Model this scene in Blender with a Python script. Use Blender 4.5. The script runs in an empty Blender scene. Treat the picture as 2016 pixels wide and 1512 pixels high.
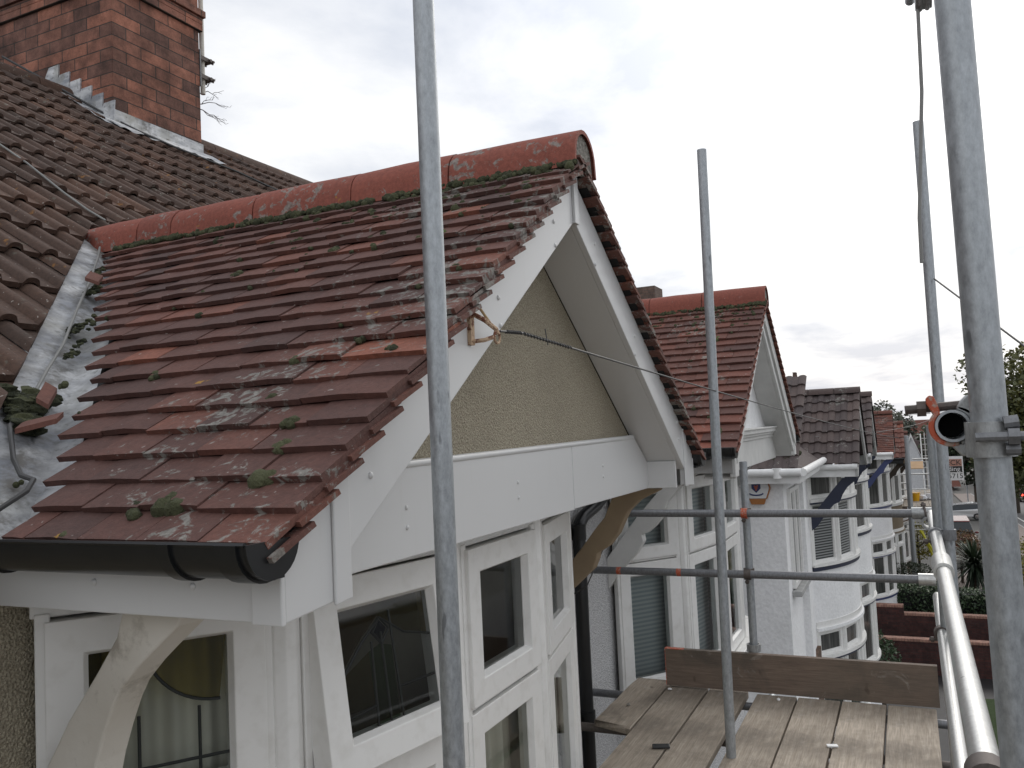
import bpy, bmesh, math, random
from mathutils import Vector, Matrix, noise
from math import sin, cos, tan, pi, radians, sqrt
C = bpy.context.scene.collection
SC = bpy.context.scene

# ------------------------------------------------------------------ camera
H = 6.0
yaw, pit, rol = radians(24.8), radians(3.15), radians(-2.7)
fw = Vector((cos(yaw)*cos(pit), sin(yaw)*cos(pit), sin(pit)))
rt = Vector((sin(yaw), -cos(yaw), 0)); up = rt.cross(fw)
r_ = rt*cos(rol)+up*sin(rol); u_ = -rt*sin(rol)+up*cos(rol)
cd = bpy.data.cameras.new('camera'); cam = bpy.data.objects.new('camera', cd); C.objects.link(cam)
M = Matrix((r_, u_, -fw)).transposed().to_4x4(); M.translation = (0, 0, H)
cam.matrix_world = M
cd.sensor_width = 36; cd.lens = 1670/2016*36; cd.clip_start = .05; cd.clip_end = 6000
SC.camera = cam

# ------------------------------------------------------------------ world, sun, exposure
SUN_EL, SUN_AZ = radians(34), radians(-8)          # azimuth measured from +x
sdir = Vector((cos(SUN_EL)*cos(SUN_AZ), cos(SUN_EL)*sin(SUN_AZ), sin(SUN_EL)))
W = bpy.data.worlds.new("World"); SC.world = W; W.use_nodes = True
nt = W.node_tree; nt.nodes.clear()
def N(t, **k):
    n = nt.nodes.new(t)
    for a, b in k.items(): setattr(n, a, b)
    return n
def L(a, b): nt.links.new(a, b)
out = N('ShaderNodeOutputWorld'); bg = N('ShaderNodeBackground'); bg.inputs['Strength'].default_value = .1
sky = N('ShaderNodeTexSky', sky_type='NISHITA', sun_disc=False)
sky.sun_elevation = SUN_EL; sky.sun_rotation = pi/2-SUN_AZ; sky.air_density = 1.4; sky.dust_density = 3
tc = N('ShaderNodeTexCoord')
sep = N('ShaderNodeSeparateXYZ'); L(tc.outputs['Generated'], sep.inputs[0])
def MA(op, a, b=None, c=None, clamp=False):
    n = N('ShaderNodeMath', operation=op); n.use_clamp = clamp
    for i, x in enumerate((a, b, c)):
        if x is None: continue
        if isinstance(x, (int, float)): n.inputs[i].default_value = x
        else: L(x, n.inputs[i])
    return n.outputs[0]
zz = MA('ADD', MA('MAXIMUM', sep.outputs[2], 0.0), .16)
cx = N('ShaderNodeCombineXYZ'); L(MA('DIVIDE', sep.outputs[0], zz), cx.inputs[0]); L(MA('DIVIDE', sep.outputs[1], zz), cx.inputs[1])
n1 = N('ShaderNodeTexNoise'); n1.inputs['Scale'].default_value = 1.5; n1.inputs['Detail'].default_value = 8; n1.inputs['Roughness'].default_value = .57; n1.inputs['Distortion'].default_value = .25
L(cx.outputs[0], n1.inputs['Vector'])
n2 = N('ShaderNodeTexNoise'); n2.inputs['Scale'].default_value = .55; n2.inputs['Detail'].default_value = 4
L(cx.outputs[0], n2.inputs['Vector'])
dt = N('ShaderNodeVectorMath', operation='DOT_PRODUCT'); L(tc.outputs['Generated'], dt.inputs[0]); dt.inputs[1].default_value = sdir
glow = MA('POWER', MA('MAXIMUM', dt.outputs['Value'], 0.0), 13.0)
cl = N('ShaderNodeValToRGB'); cl.color_ramp.elements[0].position = .405; cl.color_ramp.elements[1].position = .61
L(MA('ADD', MA('MULTIPLY', n1.outputs[0], .7), MA('MULTIPLY', n2.outputs[0], .3)), cl.inputs[0])
cl.color_ramp.elements[0].color = (.58, .615, .69, 1); cl.color_ramp.elements[1].color = (1.0, .995, .985, 1)
gm = N('ShaderNodeVectorMath', operation='SCALE'); L(cl.outputs[0], gm.inputs[0])
wide = N('ShaderNodeMapRange', interpolation_type='SMOOTHSTEP'); wide.inputs['From Min'].default_value = -.35; wide.inputs['From Max'].default_value = .62; wide.inputs['To Min'].default_value = 1.0; wide.inputs['To Max'].default_value = .90
L(dt.outputs['Value'], wide.inputs['Value'])
L(MA('MULTIPLY', MA('ADD', wide.outputs[0], MA('MULTIPLY', glow, .75)), 10.0), gm.inputs['Scale'])
mx = N('ShaderNodeMixRGB'); mx.inputs[0].default_value = .93
L(sky.outputs[0], mx.inputs[1]); L(gm.outputs[0], mx.inputs[2])
L(mx.outputs[0], bg.inputs[0]); L(bg.outputs[0], out.inputs[0])
sl = bpy.data.lights.new('sun', 'SUN'); sl.energy = .5; sl.angle = radians(25); sl.color = (1, .96, .9)
so = bpy.data.objects.new('sun', sl); C.objects.link(so)
so.rotation_euler = sdir.to_track_quat('Z', 'Y').to_euler(); so.location = (0, 0, 30)
SC.view_settings.view_transform = 'Standard'; SC.view_settings.look = 'None'
SC.view_settings.exposure = .36; SC.view_settings.gamma = 1
SC.cycles.max_bounces = 6; SC.cycles.transparent_max_bounces = 12

# ------------------------------------------------------------------ materials
class Mt:
    def __init__(s, name):
        s.m = bpy.data.materials.new(name); s.m.use_nodes = True
        s.t = s.m.node_tree; s.t.nodes.clear()
        s.o = s.n('ShaderNodeOutputMaterial'); s.p = s.n('ShaderNodeBsdfPrincipled')
        s.l(s.p.outputs[0], s.o.inputs[0]); s.tc = s.n('ShaderNodeTexCoord')
    def n(s, t, **k):
        n = s.t.nodes.new(t)
        for a, b in k.items(): setattr(n, a, b)
        return n
    def l(s, a, b): s.t.links.new(a, b)
    def set(s, **k):
        for a, b in k.items():
            s.p.inputs[a.replace('_', ' ')].default_value = b
        return s
    def vec(s, scale=(1, 1, 1), rot=(0, 0, 0)):
        m = s.n('ShaderNodeMapping'); m.inputs['Scale'].default_value = scale; m.inputs['Rotation'].default_value = rot
        s.l(s.tc.outputs['Object'], m.inputs[0]); return m.outputs[0]
    def noise(s, sc, det=4, ro=.55, v=None, dist=0):
        n = s.n('ShaderNodeTexNoise'); n.inputs['Scale'].default_value = sc; n.inputs['Detail'].default_value = det
        n.inputs['Roughness'].default_value = ro; n.inputs['Distortion'].default_value = dist
        s.l(v if v is not None else s.tc.outputs['Object'], n.inputs['Vector']); return n.outputs[0]
    def ramp(s, f, *stops):
        r = s.n('ShaderNodeValToRGB'); e = r.color_ramp.elements
        while len(e) < len(stops): e.new(.5)
        for x, (p, c) in zip(e, stops):
            x.position = p; x.color = (c, c, c, 1) if isinstance(c, (int, float)) else (*c, 1)
        s.l(f, r.inputs[0]); return r.outputs[0]
    def mix(s, f, a, b, mode='MIX'):
        m = s.n('ShaderNodeMixRGB', blend_type=mode)
        for i, x in enumerate((f, a, b)):
            if isinstance(x, (int, float)): m.inputs[i].default_value = x if i == 0 else (x, x, x, 1)
            elif isinstance(x, tuple): m.inputs[i].default_value = (*x, 1)
            else: s.l(x, m.inputs[i])
        return m.outputs[0]
    def math(s, op, a, b=None, clamp=False):
        n = s.n('ShaderNodeMath', operation=op); n.use_clamp = clamp
        for i, x in enumerate((a, b)):
            if x is None: continue
            if isinstance(x, (int, float)): n.inputs[i].default_value = x
            else: s.l(x, n.inputs[i])
        return n.outputs[0]
    def attr(s, name='tint'):
        a = s.n('ShaderNodeAttribute', attribute_name=name); return a.outputs['Fac']
    def col(s, c): s.l(c, s.p.inputs['Base Color']); return s
    def rough(s, c): s.l(c, s.p.inputs['Roughness']); return s
    def bump(s, h, st=.3, d=.01):
        b = s.n('ShaderNodeBump'); b.inputs['Strength'].default_value = st; b.inputs['Distance'].default_value = d
        s.l(h, b.inputs['Height']); s.l(b.outputs[0], s.p.inputs['Normal']); return s
MAT = {}
def simple(name, c, r=.5, metal=0, var=.12, sc=6):
    m = Mt(name); n = m.noise(sc, 5)
    m.col(m.mix(1, c, m.ramp(n, (.3, 1-var), (.7, 1+var*.3)), 'MULTIPLY')).set(Roughness=r, Metallic=metal)
    MAT[name] = m.m; return m
# white plastic boards
m = Mt('white_plastic'); a = m.noise(1.3, 3); b = m.noise(25, 4, v=m.vec((1, 1, .15)))
m.col(m.mix(m.ramp(b, (.60, 0), (.85, .16)), m.mix(a, (.67, .67, .665), (.62, .625, .62)), (.50, .48, .43))).set(Roughness=.28)
MAT['white_plastic'] = m.m
m = Mt('window_plastic'); a = m.noise(3, 4); b = m.noise(14, 5)
m.col(m.mix(m.ramp(b, (.5, 0), (.9, .5)), m.mix(a, (.80, .795, .775), (.73, .725, .70)), (.48, .46, .41))).set(Roughness=.35)
MAT['window_plastic'] = m.m
# plain clay tiles
def clay(name, stops, lich=.63, verge=None, moss=.7):
    m = Mt(name); t = m.attr(); n1 = m.noise(7, 5); n2 = m.noise(60, 4, .65); n3 = m.noise(22, 6, .7, dist=.6)
    f = m.math('ADD', m.math('MULTIPLY', t, .75), m.math('MULTIPLY', n1, .28))
    c = m.ramp(f, *stops)
    c = m.mix(.55, c, m.ramp(n2, (.3, .55), (.7, 1.25)), 'MULTIPLY')
    lm = n3
    big = m.noise(2.2, 3)
    lm = m.math('ADD', m.math('MULTIPLY', n3, .6), m.math('MULTIPLY', big, .4))
    if verge is not None:
        s = m.n('ShaderNodeSeparateXYZ'); m.l(m.tc.outputs['Object'], s.inputs[0])
        d = m.math('SUBTRACT', 1.0, m.math('DIVIDE', m.math('SUBTRACT', s.outputs[1], verge), 1.15), True)
        lm = m.math('ADD', lm, m.math('MULTIPLY', d, .135))
    c = m.mix(m.ramp(lm, (lich, 0), (lich+.035, .8)), c, m.ramp(n2, (.3, (.13, .125, .11)), (.7, (.33, .33, .30))))
    c = m.mix(m.ramp(m.noise(9, 5, .6), (.71, 0), (.74, .8)), c, (.40, .22, .03))
    c = m.mix(m.ramp(m.noise(38, 2), (.72, 0), (.75, .7)), c, (.38, .33, .30))
    m.col(c).set(Roughness=.82).bump(m.math('ADD', n2, m.math('MULTIPLY', m.noise(180, 2), .5)), .5, .004)
    MAT[name] = m.m
clay('clay_tile', ((.1, (.072, .039, .034)), (.4, (.110, .050, .040)), (.68, (.160, .064, .046)), (.95, (.29, .102, .062))), .643, -1.55)
clay('orange_tile', ((.1, (.085, .042, .036)), (.4, (.14, .058, .043)), (.7, (.21, .075, .052)), (.95, (.30, .10, .062))), .575)
clay('ridge_clay', ((.1, (.20, .062, .045)), (.5, (.25, .075, .052)), (.9, (.33, .095, .062))), .57)
clay('dark_tile', ((.1, (.062, .048, .048)), (.5, (.085, .062, .058)), (.9, (.115, .08, .07))), .585)
# brown interlocking tiles
m = Mt('brown_tile'); t = m.attr(); n1 = m.noise(5, 5); n2 = m.noise(70, 4, .7); n3 = m.noise(16, 5, .65)
c = m.ramp(m.math('ADD', m.math('MULTIPLY', t, .55), m.math('MULTIPLY', n1, .45)), (.15, (.050, .031, .023)), (.5, (.083, .047, .033)), (.85, (.135, .070, .045)))
c = m.mix(.7, c, m.ramp(n2, (.3, .55), (.7, 1.25)), 'MULTIPLY')
c = m.mix(m.ramp(n3, (.63, 0), (.68, .75)), c, (.13, .12, .095))
c = m.mix(m.ramp(m.noise(11, 5, .6), (.665, 0), (.71, .8)), c, (.26, .12, .03))
c = m.mix(m.ramp(m.noise(42, 2), (.695, 0), (.73, .8)), c, (.42, .38, .34))
m.col(c).set(Roughness=.85).bump(n2, .5, .005); MAT['brown_tile'] = m.m
# lead
m = Mt('lead'); n1 = m.noise(3, 5, .6, dist=.8); n2 = m.noise(30, 4)
st = m.noise(6, 6, .6, v=m.vec((.55, .55, 1.7), (0, 0, radians(45))))
c = m.mix(m.ramp(st, (.40, 0), (.62, 1)), (.27, .285, .315), (.64, .65, .66)); c = m.mix(m.ramp(n1, (.48, 0), (.66, .7)), c, (.27, .265, .23))
c = m.mix(m.ramp(n2, (.56, 0), (.70, .6)), c, (.11, .11, .10))
sp_ = m.n('ShaderNodeSeparateXYZ'); m.l(m.tc.outputs['Object'], sp_.inputs[0])
dv = m.math('ABSOLUTE', m.math('SUBTRACT', m.math('SUBTRACT', sp_.outputs[1], sp_.outputs[0]), 1.04))
c = m.mix(m.math('MULTIPLY', m.math('SUBTRACT', 1.0, m.math('DIVIDE', dv, .16), True), m.ramp(m.noise(14, 5, .7), (.40, 0), (.60, .85))), c, (.10, .092, .078))
m.col(c).set(Roughness=.6, Metallic=.15).bump(m.math('ADD', st, n2), .35, .01); MAT['lead'] = m.m
# bricks
def brick(name, c1, c2, mo, sx=1.0, bw=.225, rh=.075, dirt=.5, bump=.6):
    m = Mt(name); s = m.n('ShaderNodeSeparateXYZ'); m.l(m.tc.outputs['Object'], s.inputs[0])
    cb = m.n('ShaderNodeCombineXYZ'); m.l(m.math('ADD', s.outputs[0], s.outputs[1]), cb.inputs[0]); m.l(s.outputs[2], cb.inputs[1])
    wob = m.noise(9, 3); 
    b = m.n('ShaderNodeTexBrick'); m.l(cb.outputs[0], b.inputs['Vector'])
    b.inputs['Scale'].default_value = 1; b.inputs['Brick Width'].default_value = bw; b.inputs['Row Height'].default_value = rh
    b.inputs['Mortar Size'].default_value = .0055; b.inputs['Mortar Smooth'].default_value = .3; b.inputs['Bias'].default_value = -.1
    b.inputs['Color1'].default_value = (*c1, 1); b.inputs['Color2'].default_value = (*c2, 1); b.inputs['Mortar'].default_value = (*mo, 1)
    n1 = m.noise(3.2, 5, .6); n2 = m.noise(70, 4, .7); n3 = m.noise(11, 4)
    c = m.mix(dirt, b.outputs[0], m.ramp(n1, (.32, .3), (.62, 1.15)), 'MULTIPLY')
    c = m.mix(.7, c, m.ramp(n3, (.3, .55), (.65, 1.2)), 'MULTIPLY')
    c = m.mix(.6, c, m.ramp(n2, (.3, .6), (.7, 1.3)), 'MULTIPLY')
    h = m.math('ADD', m.math('MULTIPLY', b.outputs['Fac'], -1.5), m.math('MULTIPLY', n2, .8))
    m.col(c).set(Roughness=.9).bump(h, bump, .008); MAT[name] = m.m
brick('chimney_brick', (.36, .15, .098), (.13, .072, .058), (.06, .052, .045), bw=.35, rh=.121, dirt=.85, bump=1)
brick('garden_brick', (.085, .030, .025), (.05, .022, .021), (.035, .028, .025), dirt=.6)
brick('brown_brick', (.16, .095, .06), (.10, .062, .045), (.12, .10, .085))
brick('far_brick', (.17, .11, .085), (.13, .09, .072), (.10, .09, .08))
# renders
def render_m(name, c, sp, amt, sc=130, bs=.7, stain=(.25, .22, .17), st=.3):
    m = Mt(name); n1 = m.noise(sc, 3, .7); n2 = m.noise(2.2, 5, .6); v = m.n('ShaderNodeTexVoronoi'); v.inputs['Scale'].default_value = sc*.8; m.l(m.tc.outputs['Object'], v.inputs['Vector'])
    cc = m.mix(m.ramp(n1, (.40, amt), (.58, 0)), c, sp)
    cc = m.mix(m.ramp(n2, (.45, 0), (.8, st)), cc, stain)
    m.col(cc).set(Roughness=.92).bump(m.math('ADD', n1, v.outputs[0]), bs, .012); MAT[name] = m.m
render_m('mustard_pebbledash', (.48, .43, .325), (.24, .205, .15), .8, 165, .7, (.25, .22, .165), .6)
render_m('white_pebbledash', (.74, .74, .74), (.42, .42, .43), .8, 130, .9, (.45, .44, .42), .3)
render_m('white_render', (.86, .86, .86), (.74, .74, .74), .6, 22, .35, (.55, .55, .53), .35)
render_m('grey_render', (.58, .57, .55), (.48, .47, .45), .5, 30, .3)
render_m('brown_render', (.20, .155, .10), (.11, .085, .06), .8, 60, .5)
render_m('mortar', (.30, .28, .25), (.16, .15, .13), .8, 60, .9)
# galvanised steel tube
def galv(name, c, me, r0, r1, sp=.35):
    m = Mt(name); n1 = m.noise(85, 4, .75, v=m.vec((1, 1, .45))); n2 = m.noise(4, 4); n3 = m.noise(160, 3)
    cc = m.mix(m.ramp(n1, (.3, 0), (.7, 1)), tuple(x*(1-sp) for x in c), tuple(x*(1+sp*.5) for x in c))
    cc = m.mix(m.ramp(n2, (.55, 0), (.85, .45)), cc, tuple(x*.55 for x in c))
    cc = m.mix(m.ramp(m.noise(26, 3, v=m.vec((1, 1, .25))), (.70, 0), (.74, .7)), cc, tuple(x*.35 for x in c))
    m.col(cc).set(Metallic=me).rough(m.ramp(n1, (.2, r0), (.8, r1))).bump(n3, .12, .002); MAT[name] = m.m
galv('galvanised', (.41, .435, .455), .7, .38, .56, .30)
galv('galvanised_bright', (.60, .60, .58), .8, .27, .42, .2)
galv('galvanised_dark', (.22, .225, .235), .6, .40, .6)
galv('rusty_steel', (.14, .12, .11), .6, .5, .75)
galv('cast_steel', (.40, .41, .41), .7, .4, .6, .4)
m = Mt('orange_paint'); n = m.noise(60, 4, .7)
m.col(m.mix(m.ramp(n, (.5, 0), (.62, 1)), (.46, .085, .035), (.40, .30, .25))).set(Roughness=.55).bump(n, .2, .002); MAT['orange_paint'] = m.m
# scaffold boards, grain along x / y
def wood(name, axis, c1, c2, dark=.6):
    s = [9, 9, 9]; s[axis] = .55
    m = Mt(name); g = m.noise(5, 6, .62, v=m.vec(tuple(s)), dist=.5); g2 = m.noise(16, 4, .6, v=m.vec(tuple(s))); st = m.noise(3.1, 6, .65, dist=.5); t = m.attr()
    c = m.mix(m.ramp(g, (.32, 0), (.66, 1)), c1, c2)
    c = m.mix(.45, c, m.ramp(g2, (.35, .6), (.65, 1.25)), 'MULTIPLY')
    c = m.mix(1, c, m.ramp(t, (0, .58), (1, 1.22)), 'MULTIPLY')
    c = m.mix(m.ramp(m.noise(1.1, 5, .6), (.46, 0), (.62, .55)), c, (.13, .105, .08))
    c = m.mix(m.ramp(st, (.49, 0), (.70, dark)), c, (.095, .08, .064))
    c = m.mix(m.ramp(m.noise(6, 6, .7, dist=1), (.62, 0), (.74, .5)), c, (.40, .37, .33))
    kn = m.noise(5.1, 2, .4, v=m.vec((1, 1.6, 1.3))); c = m.mix(m.ramp(kn, (.72, 0), (.76, .7)), c, (.075, .055, .04))
    m.col(c).set(Roughness=.8).bump(m.math('ADD', g, g2), .35, .004); MAT[name] = m.m
wood('board_along', 0, (.35, .29, .225), (.49, .42, .34))
wood('board_across', 1, (.17, .125, .095), (.23, .17, .13), .9)
m = Mt('old_white_paint'); n1 = m.noise(7, 6, .7); n2 = m.noise(3, 4); n3 = m.noise(40, 5, .7)
c = m.mix(m.ramp(n2, (.35, 0), (.7, .7)), (.68, .65, .59), (.50, .46, .39)); c = m.mix(m.ramp(n1, (.56, 0), (.70, .75)), c, (.27, .24, .20))
m.col(c).set(Roughness=.75).bump(n3, .3, .004); MAT['old_white_paint'] = m.m
m = Mt('bare_timber'); n1 = m.noise(6, 5, .6, v=m.vec((4, 1, 1))); n2 = m.noise(2.5, 4)
c = m.mix(n1, (.34, .26, .165), (.25, .185, .115)); c = m.mix(m.ramp(n2, (.4, 0), (.7, .5)), c, (.16, .11, .075))
m.col(c).set(Roughness=.75); MAT['bare_timber'] = m.m
simple('black_plastic', (.012, .013, .014), .3, var=.3)
simple('grey_cable', (.22, .22, .21), .5); simple('dark_cable', (.05, .05, .05), .5); simple('tan_cable', (.42, .29, .14), .5)
simple('grey_trim', (.42, .42, .41), .6, var=.25); simple('moulding_white', (.66, .66, .64), .5)
simple('dark_navy', (.022, .028, .055), .4); simple('navy_sill', (.045, .06, .16), .4); simple('dark_void', (.012, .012, .012), .9)
m = Mt('rusted_cream'); n = m.noise(50, 4, .7); m.col(m.mix(m.ramp(n, (.48, 0), (.56, 1)), (.55, .40, .27), (.16, .055, .03))).set(Roughness=.8); MAT['rusted_cream'] = m.m
m = Mt('moss'); n = m.noise(90, 4, .7); t = m.attr(); c = m.ramp(m.math('ADD', m.math('MULTIPLY', n, .45), m.math('MULTIPLY', t, .6)), (.2, (.022, .026, .014)), (.55, (.065, .07, .034)), (.75, (.11, .115, .06)), (1, (.09, .16, .022)))
m.col(c).set(Roughness=1).bump(n, 1, .01); MAT['moss'] = m.m
simple('leaf_debris', (.028, .026, .018), .9, var=.5, sc=40)
# glass (real pane: fresnel reflection over transmission) and glass of distant windows
def glass(name, tint, refl=1.0):
    m = Mt(name); m.t.nodes.remove(m.p); tr = m.n('ShaderNodeBsdfTransparent'); tr.inputs[0].default_value = (*tint, 1)
    gl = m.n('ShaderNodeBsdfGlossy'); gl.inputs['Roughness'].default_value = .03; gl.inputs[0].default_value = (refl, refl, refl, 1)
    fr = m.n('ShaderNodeFresnel'); fr.inputs[0].default_value = 1.5
    mx = m.n('ShaderNodeMixShader'); m.l(fr.outputs[0], mx.inputs[0]); m.l(tr.outputs[0], mx.inputs[1]); m.l(gl.outputs[0], mx.inputs[2]); m.l(mx.outputs[0], m.o.inputs[0])
    MAT[name] = m.m
glass('pane_glass', (.84, .87, .85)); glass('olive_glass', (.50, .44, .20)); glass('green_glass', (.30, .46, .26)); glass('blue_glass', (.06, .08, .2)); glass('amber_glass', (.42, .30, .12))
m = Mt('far_glass'); n = m.noise(1.7, 3); s = m.n('ShaderNodeSeparateXYZ')
m.col(m.ramp(m.noise(14, 3, v=m.vec((1, 1, .06))), (.35, (.03, .032, .03)), (.6, (.10, .10, .095)), (.75, (.2, .2, .19)))).set(Roughness=.08); MAT['far_glass'] = m.m
m = Mt('blind_glass'); wv = m.n('ShaderNodeTexWave', wave_type='BANDS', bands_direction='Z'); wv.inputs['Scale'].default_value = 7.0; m.l(m.tc.outputs['Object'], wv.inputs[0])
m.col(m.ramp(wv.outputs['Fac'], (.3, (.05, .055, .055)), (.75, (.27, .28, .28)))).set(Roughness=.08); MAT['blind_glass'] = m.m
m = Mt('grey_blind'); wv = m.n('ShaderNodeTexWave', wave_type='BANDS', bands_direction='Z'); wv.inputs['Scale'].default_value = 10.0; m.l(m.tc.outputs['Object'], wv.inputs[0])
m.col(m.ramp(wv.outputs['Fac'], (.3, (.33, .37, .39)), (.75, (.47, .51, .53)))).set(Roughness=.6); MAT['grey_blind'] = m.m
m = Mt('curtain'); n = m.noise(8, 4, v=m.vec((1, 1, .05))); m.col(m.mix(n, (.72, .70, .62), (.58, .56, .48))).set(Roughness=.9); MAT['curtain'] = m.m
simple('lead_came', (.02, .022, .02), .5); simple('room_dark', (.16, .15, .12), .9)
# ground, plants
m = Mt('ground_mat'); n1 = m.noise(.4, 6); n2 = m.noise(30, 4); m.col(m.mix(n1, (.10, .095, .085), (.065, .062, .058))).set(Roughness=.9).bump(n2, .3, .01); MAT['ground_mat'] = m.m
m = Mt('asphalt'); n1 = m.noise(.6, 5); n2 = m.noise(60, 3); m.col(m.mix(m.math('ADD', m.math('MULTIPLY', n1, .7), m.math('MULTIPLY', n2, .3)), (.075, .074, .074), (.115, .112, .11))).set(Roughness=.8); MAT['asphalt'] = m.m
m = Mt('grass'); n1 = m.noise(3, 5); n2 = m.noise(60, 4, .7); m.col(m.mix(n2, m.mix(n1, (.05, .085, .02), (.07, .11, .03)), (.025, .045, .012))).set(Roughness=.95).bump(n2, 1, .03); MAT['grass'] = m.m
simple('paving', (.19, .15, .13), .8, var=.35, sc=9); simple('kerb', (.30, .29, .28), .8); simple('line_paint', (.6, .6, .58), .6)
simple('dark_tarmac', (.018, .017, .018), .6, var=.4, sc=3)
brick('coping', (.42, .24, .18), (.33, .17, .13), (.10, .08, .07), bw=.075, rh=.4, dirt=.3)
def leafm(name, a, b, c):
    m = Mt(name); t = m.attr(); m.col(m.ramp(t, (0, a), (.5, b), (1, c))).set(Roughness=.55); MAT[name] = m.m
leafm('leaf_tree', (.035, .045, .014), (.085, .092, .028), (.16, .15, .035)); leafm('leaf_dark', (.014, .02, .011), (.03, .042, .02), (.06, .078, .036))
leafm('leaf_hedge', (.022, .04, .018), (.06, .10, .045), (.34, .38, .27)); leafm('leaf_yellow', (.07, .075, .012), (.20, .19, .025), (.36, .30, .05)); leafm('leaf_spike', (.012, .022, .012), (.03, .05, .025), (.07, .10, .05))
leafm('leaf_grey', (.045, .052, .042), (.085, .095, .07), (.14, .145, .10)); leafm('leaf_rust', (.05, .035, .015), (.12, .07, .03), (.2, .12, .04))
simple('bark', (.07, .055, .042), .9, var=.4, sc=12); simple('hill_mat', (.10, .125, .11), .95, var=.3, sc=.03)
simple('twig', (.12, .10, .10), .8)
simple('weatherboard', (.70, .71, .73), .5, var=.15); simple('pure_white', (.86, .86, .85), .4); simple('yellow_plastic', (.72, .38, .01), .4); simple('yellow_sleeve', (.55, .52, .03), .5)
simple('sack_white', (.6, .6, .62), .7, sc=20); simple('ply', (.52, .34, .19), .7); simple('sign_white', (.72, .72, .72), .4); simple('sign_orange', (.42, .22, .17), .4); simple('sign_black', (.02, .02, .02), .4)
simple('car_black', (.012, .013, .015), .12, var=.05); simple('car_red', (.12, .025, .022), .15, var=.05); simple('car_silver', (.5, .5, .5), .18, metal=.4, var=.05); simple('car_dark', (.03, .032, .038), .15, var=.05)
simple('car_glass', (.02, .025, .028), .05); simple('tyre', (.015, .015, .015), .8); simple('chrome', (.7, .7, .7), .15, metal=1); simple('plate_white', (.8, .8, .76), .4)
simple('shop_green', (.03, .36, .12), .5); simple('shop_teal', (.03, .22, .28), .5); simple('crest_blue', (.03, .045, .14), .4); simple('crest_red', (.42, .10, .06), .4); simple('amber_plastic', (.36, .14, .035), .35)
m = Mt('tail_lamp'); m.set(Base_Color=(.5, .02, .015, 1), Roughness=.3); m.p.inputs['Emission Color'].default_value = (1, .08, .05, 1); m.p.inputs['Emission Strength'].default_value = 2.2; MAT['tail_lamp'] = m.m
m = Mt('headlamp'); m.set(Base_Color=(.8, .8, .8, 1), Roughness=.08); MAT['headlamp'] = m.m
m = Mt('speckled_ridge')
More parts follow.
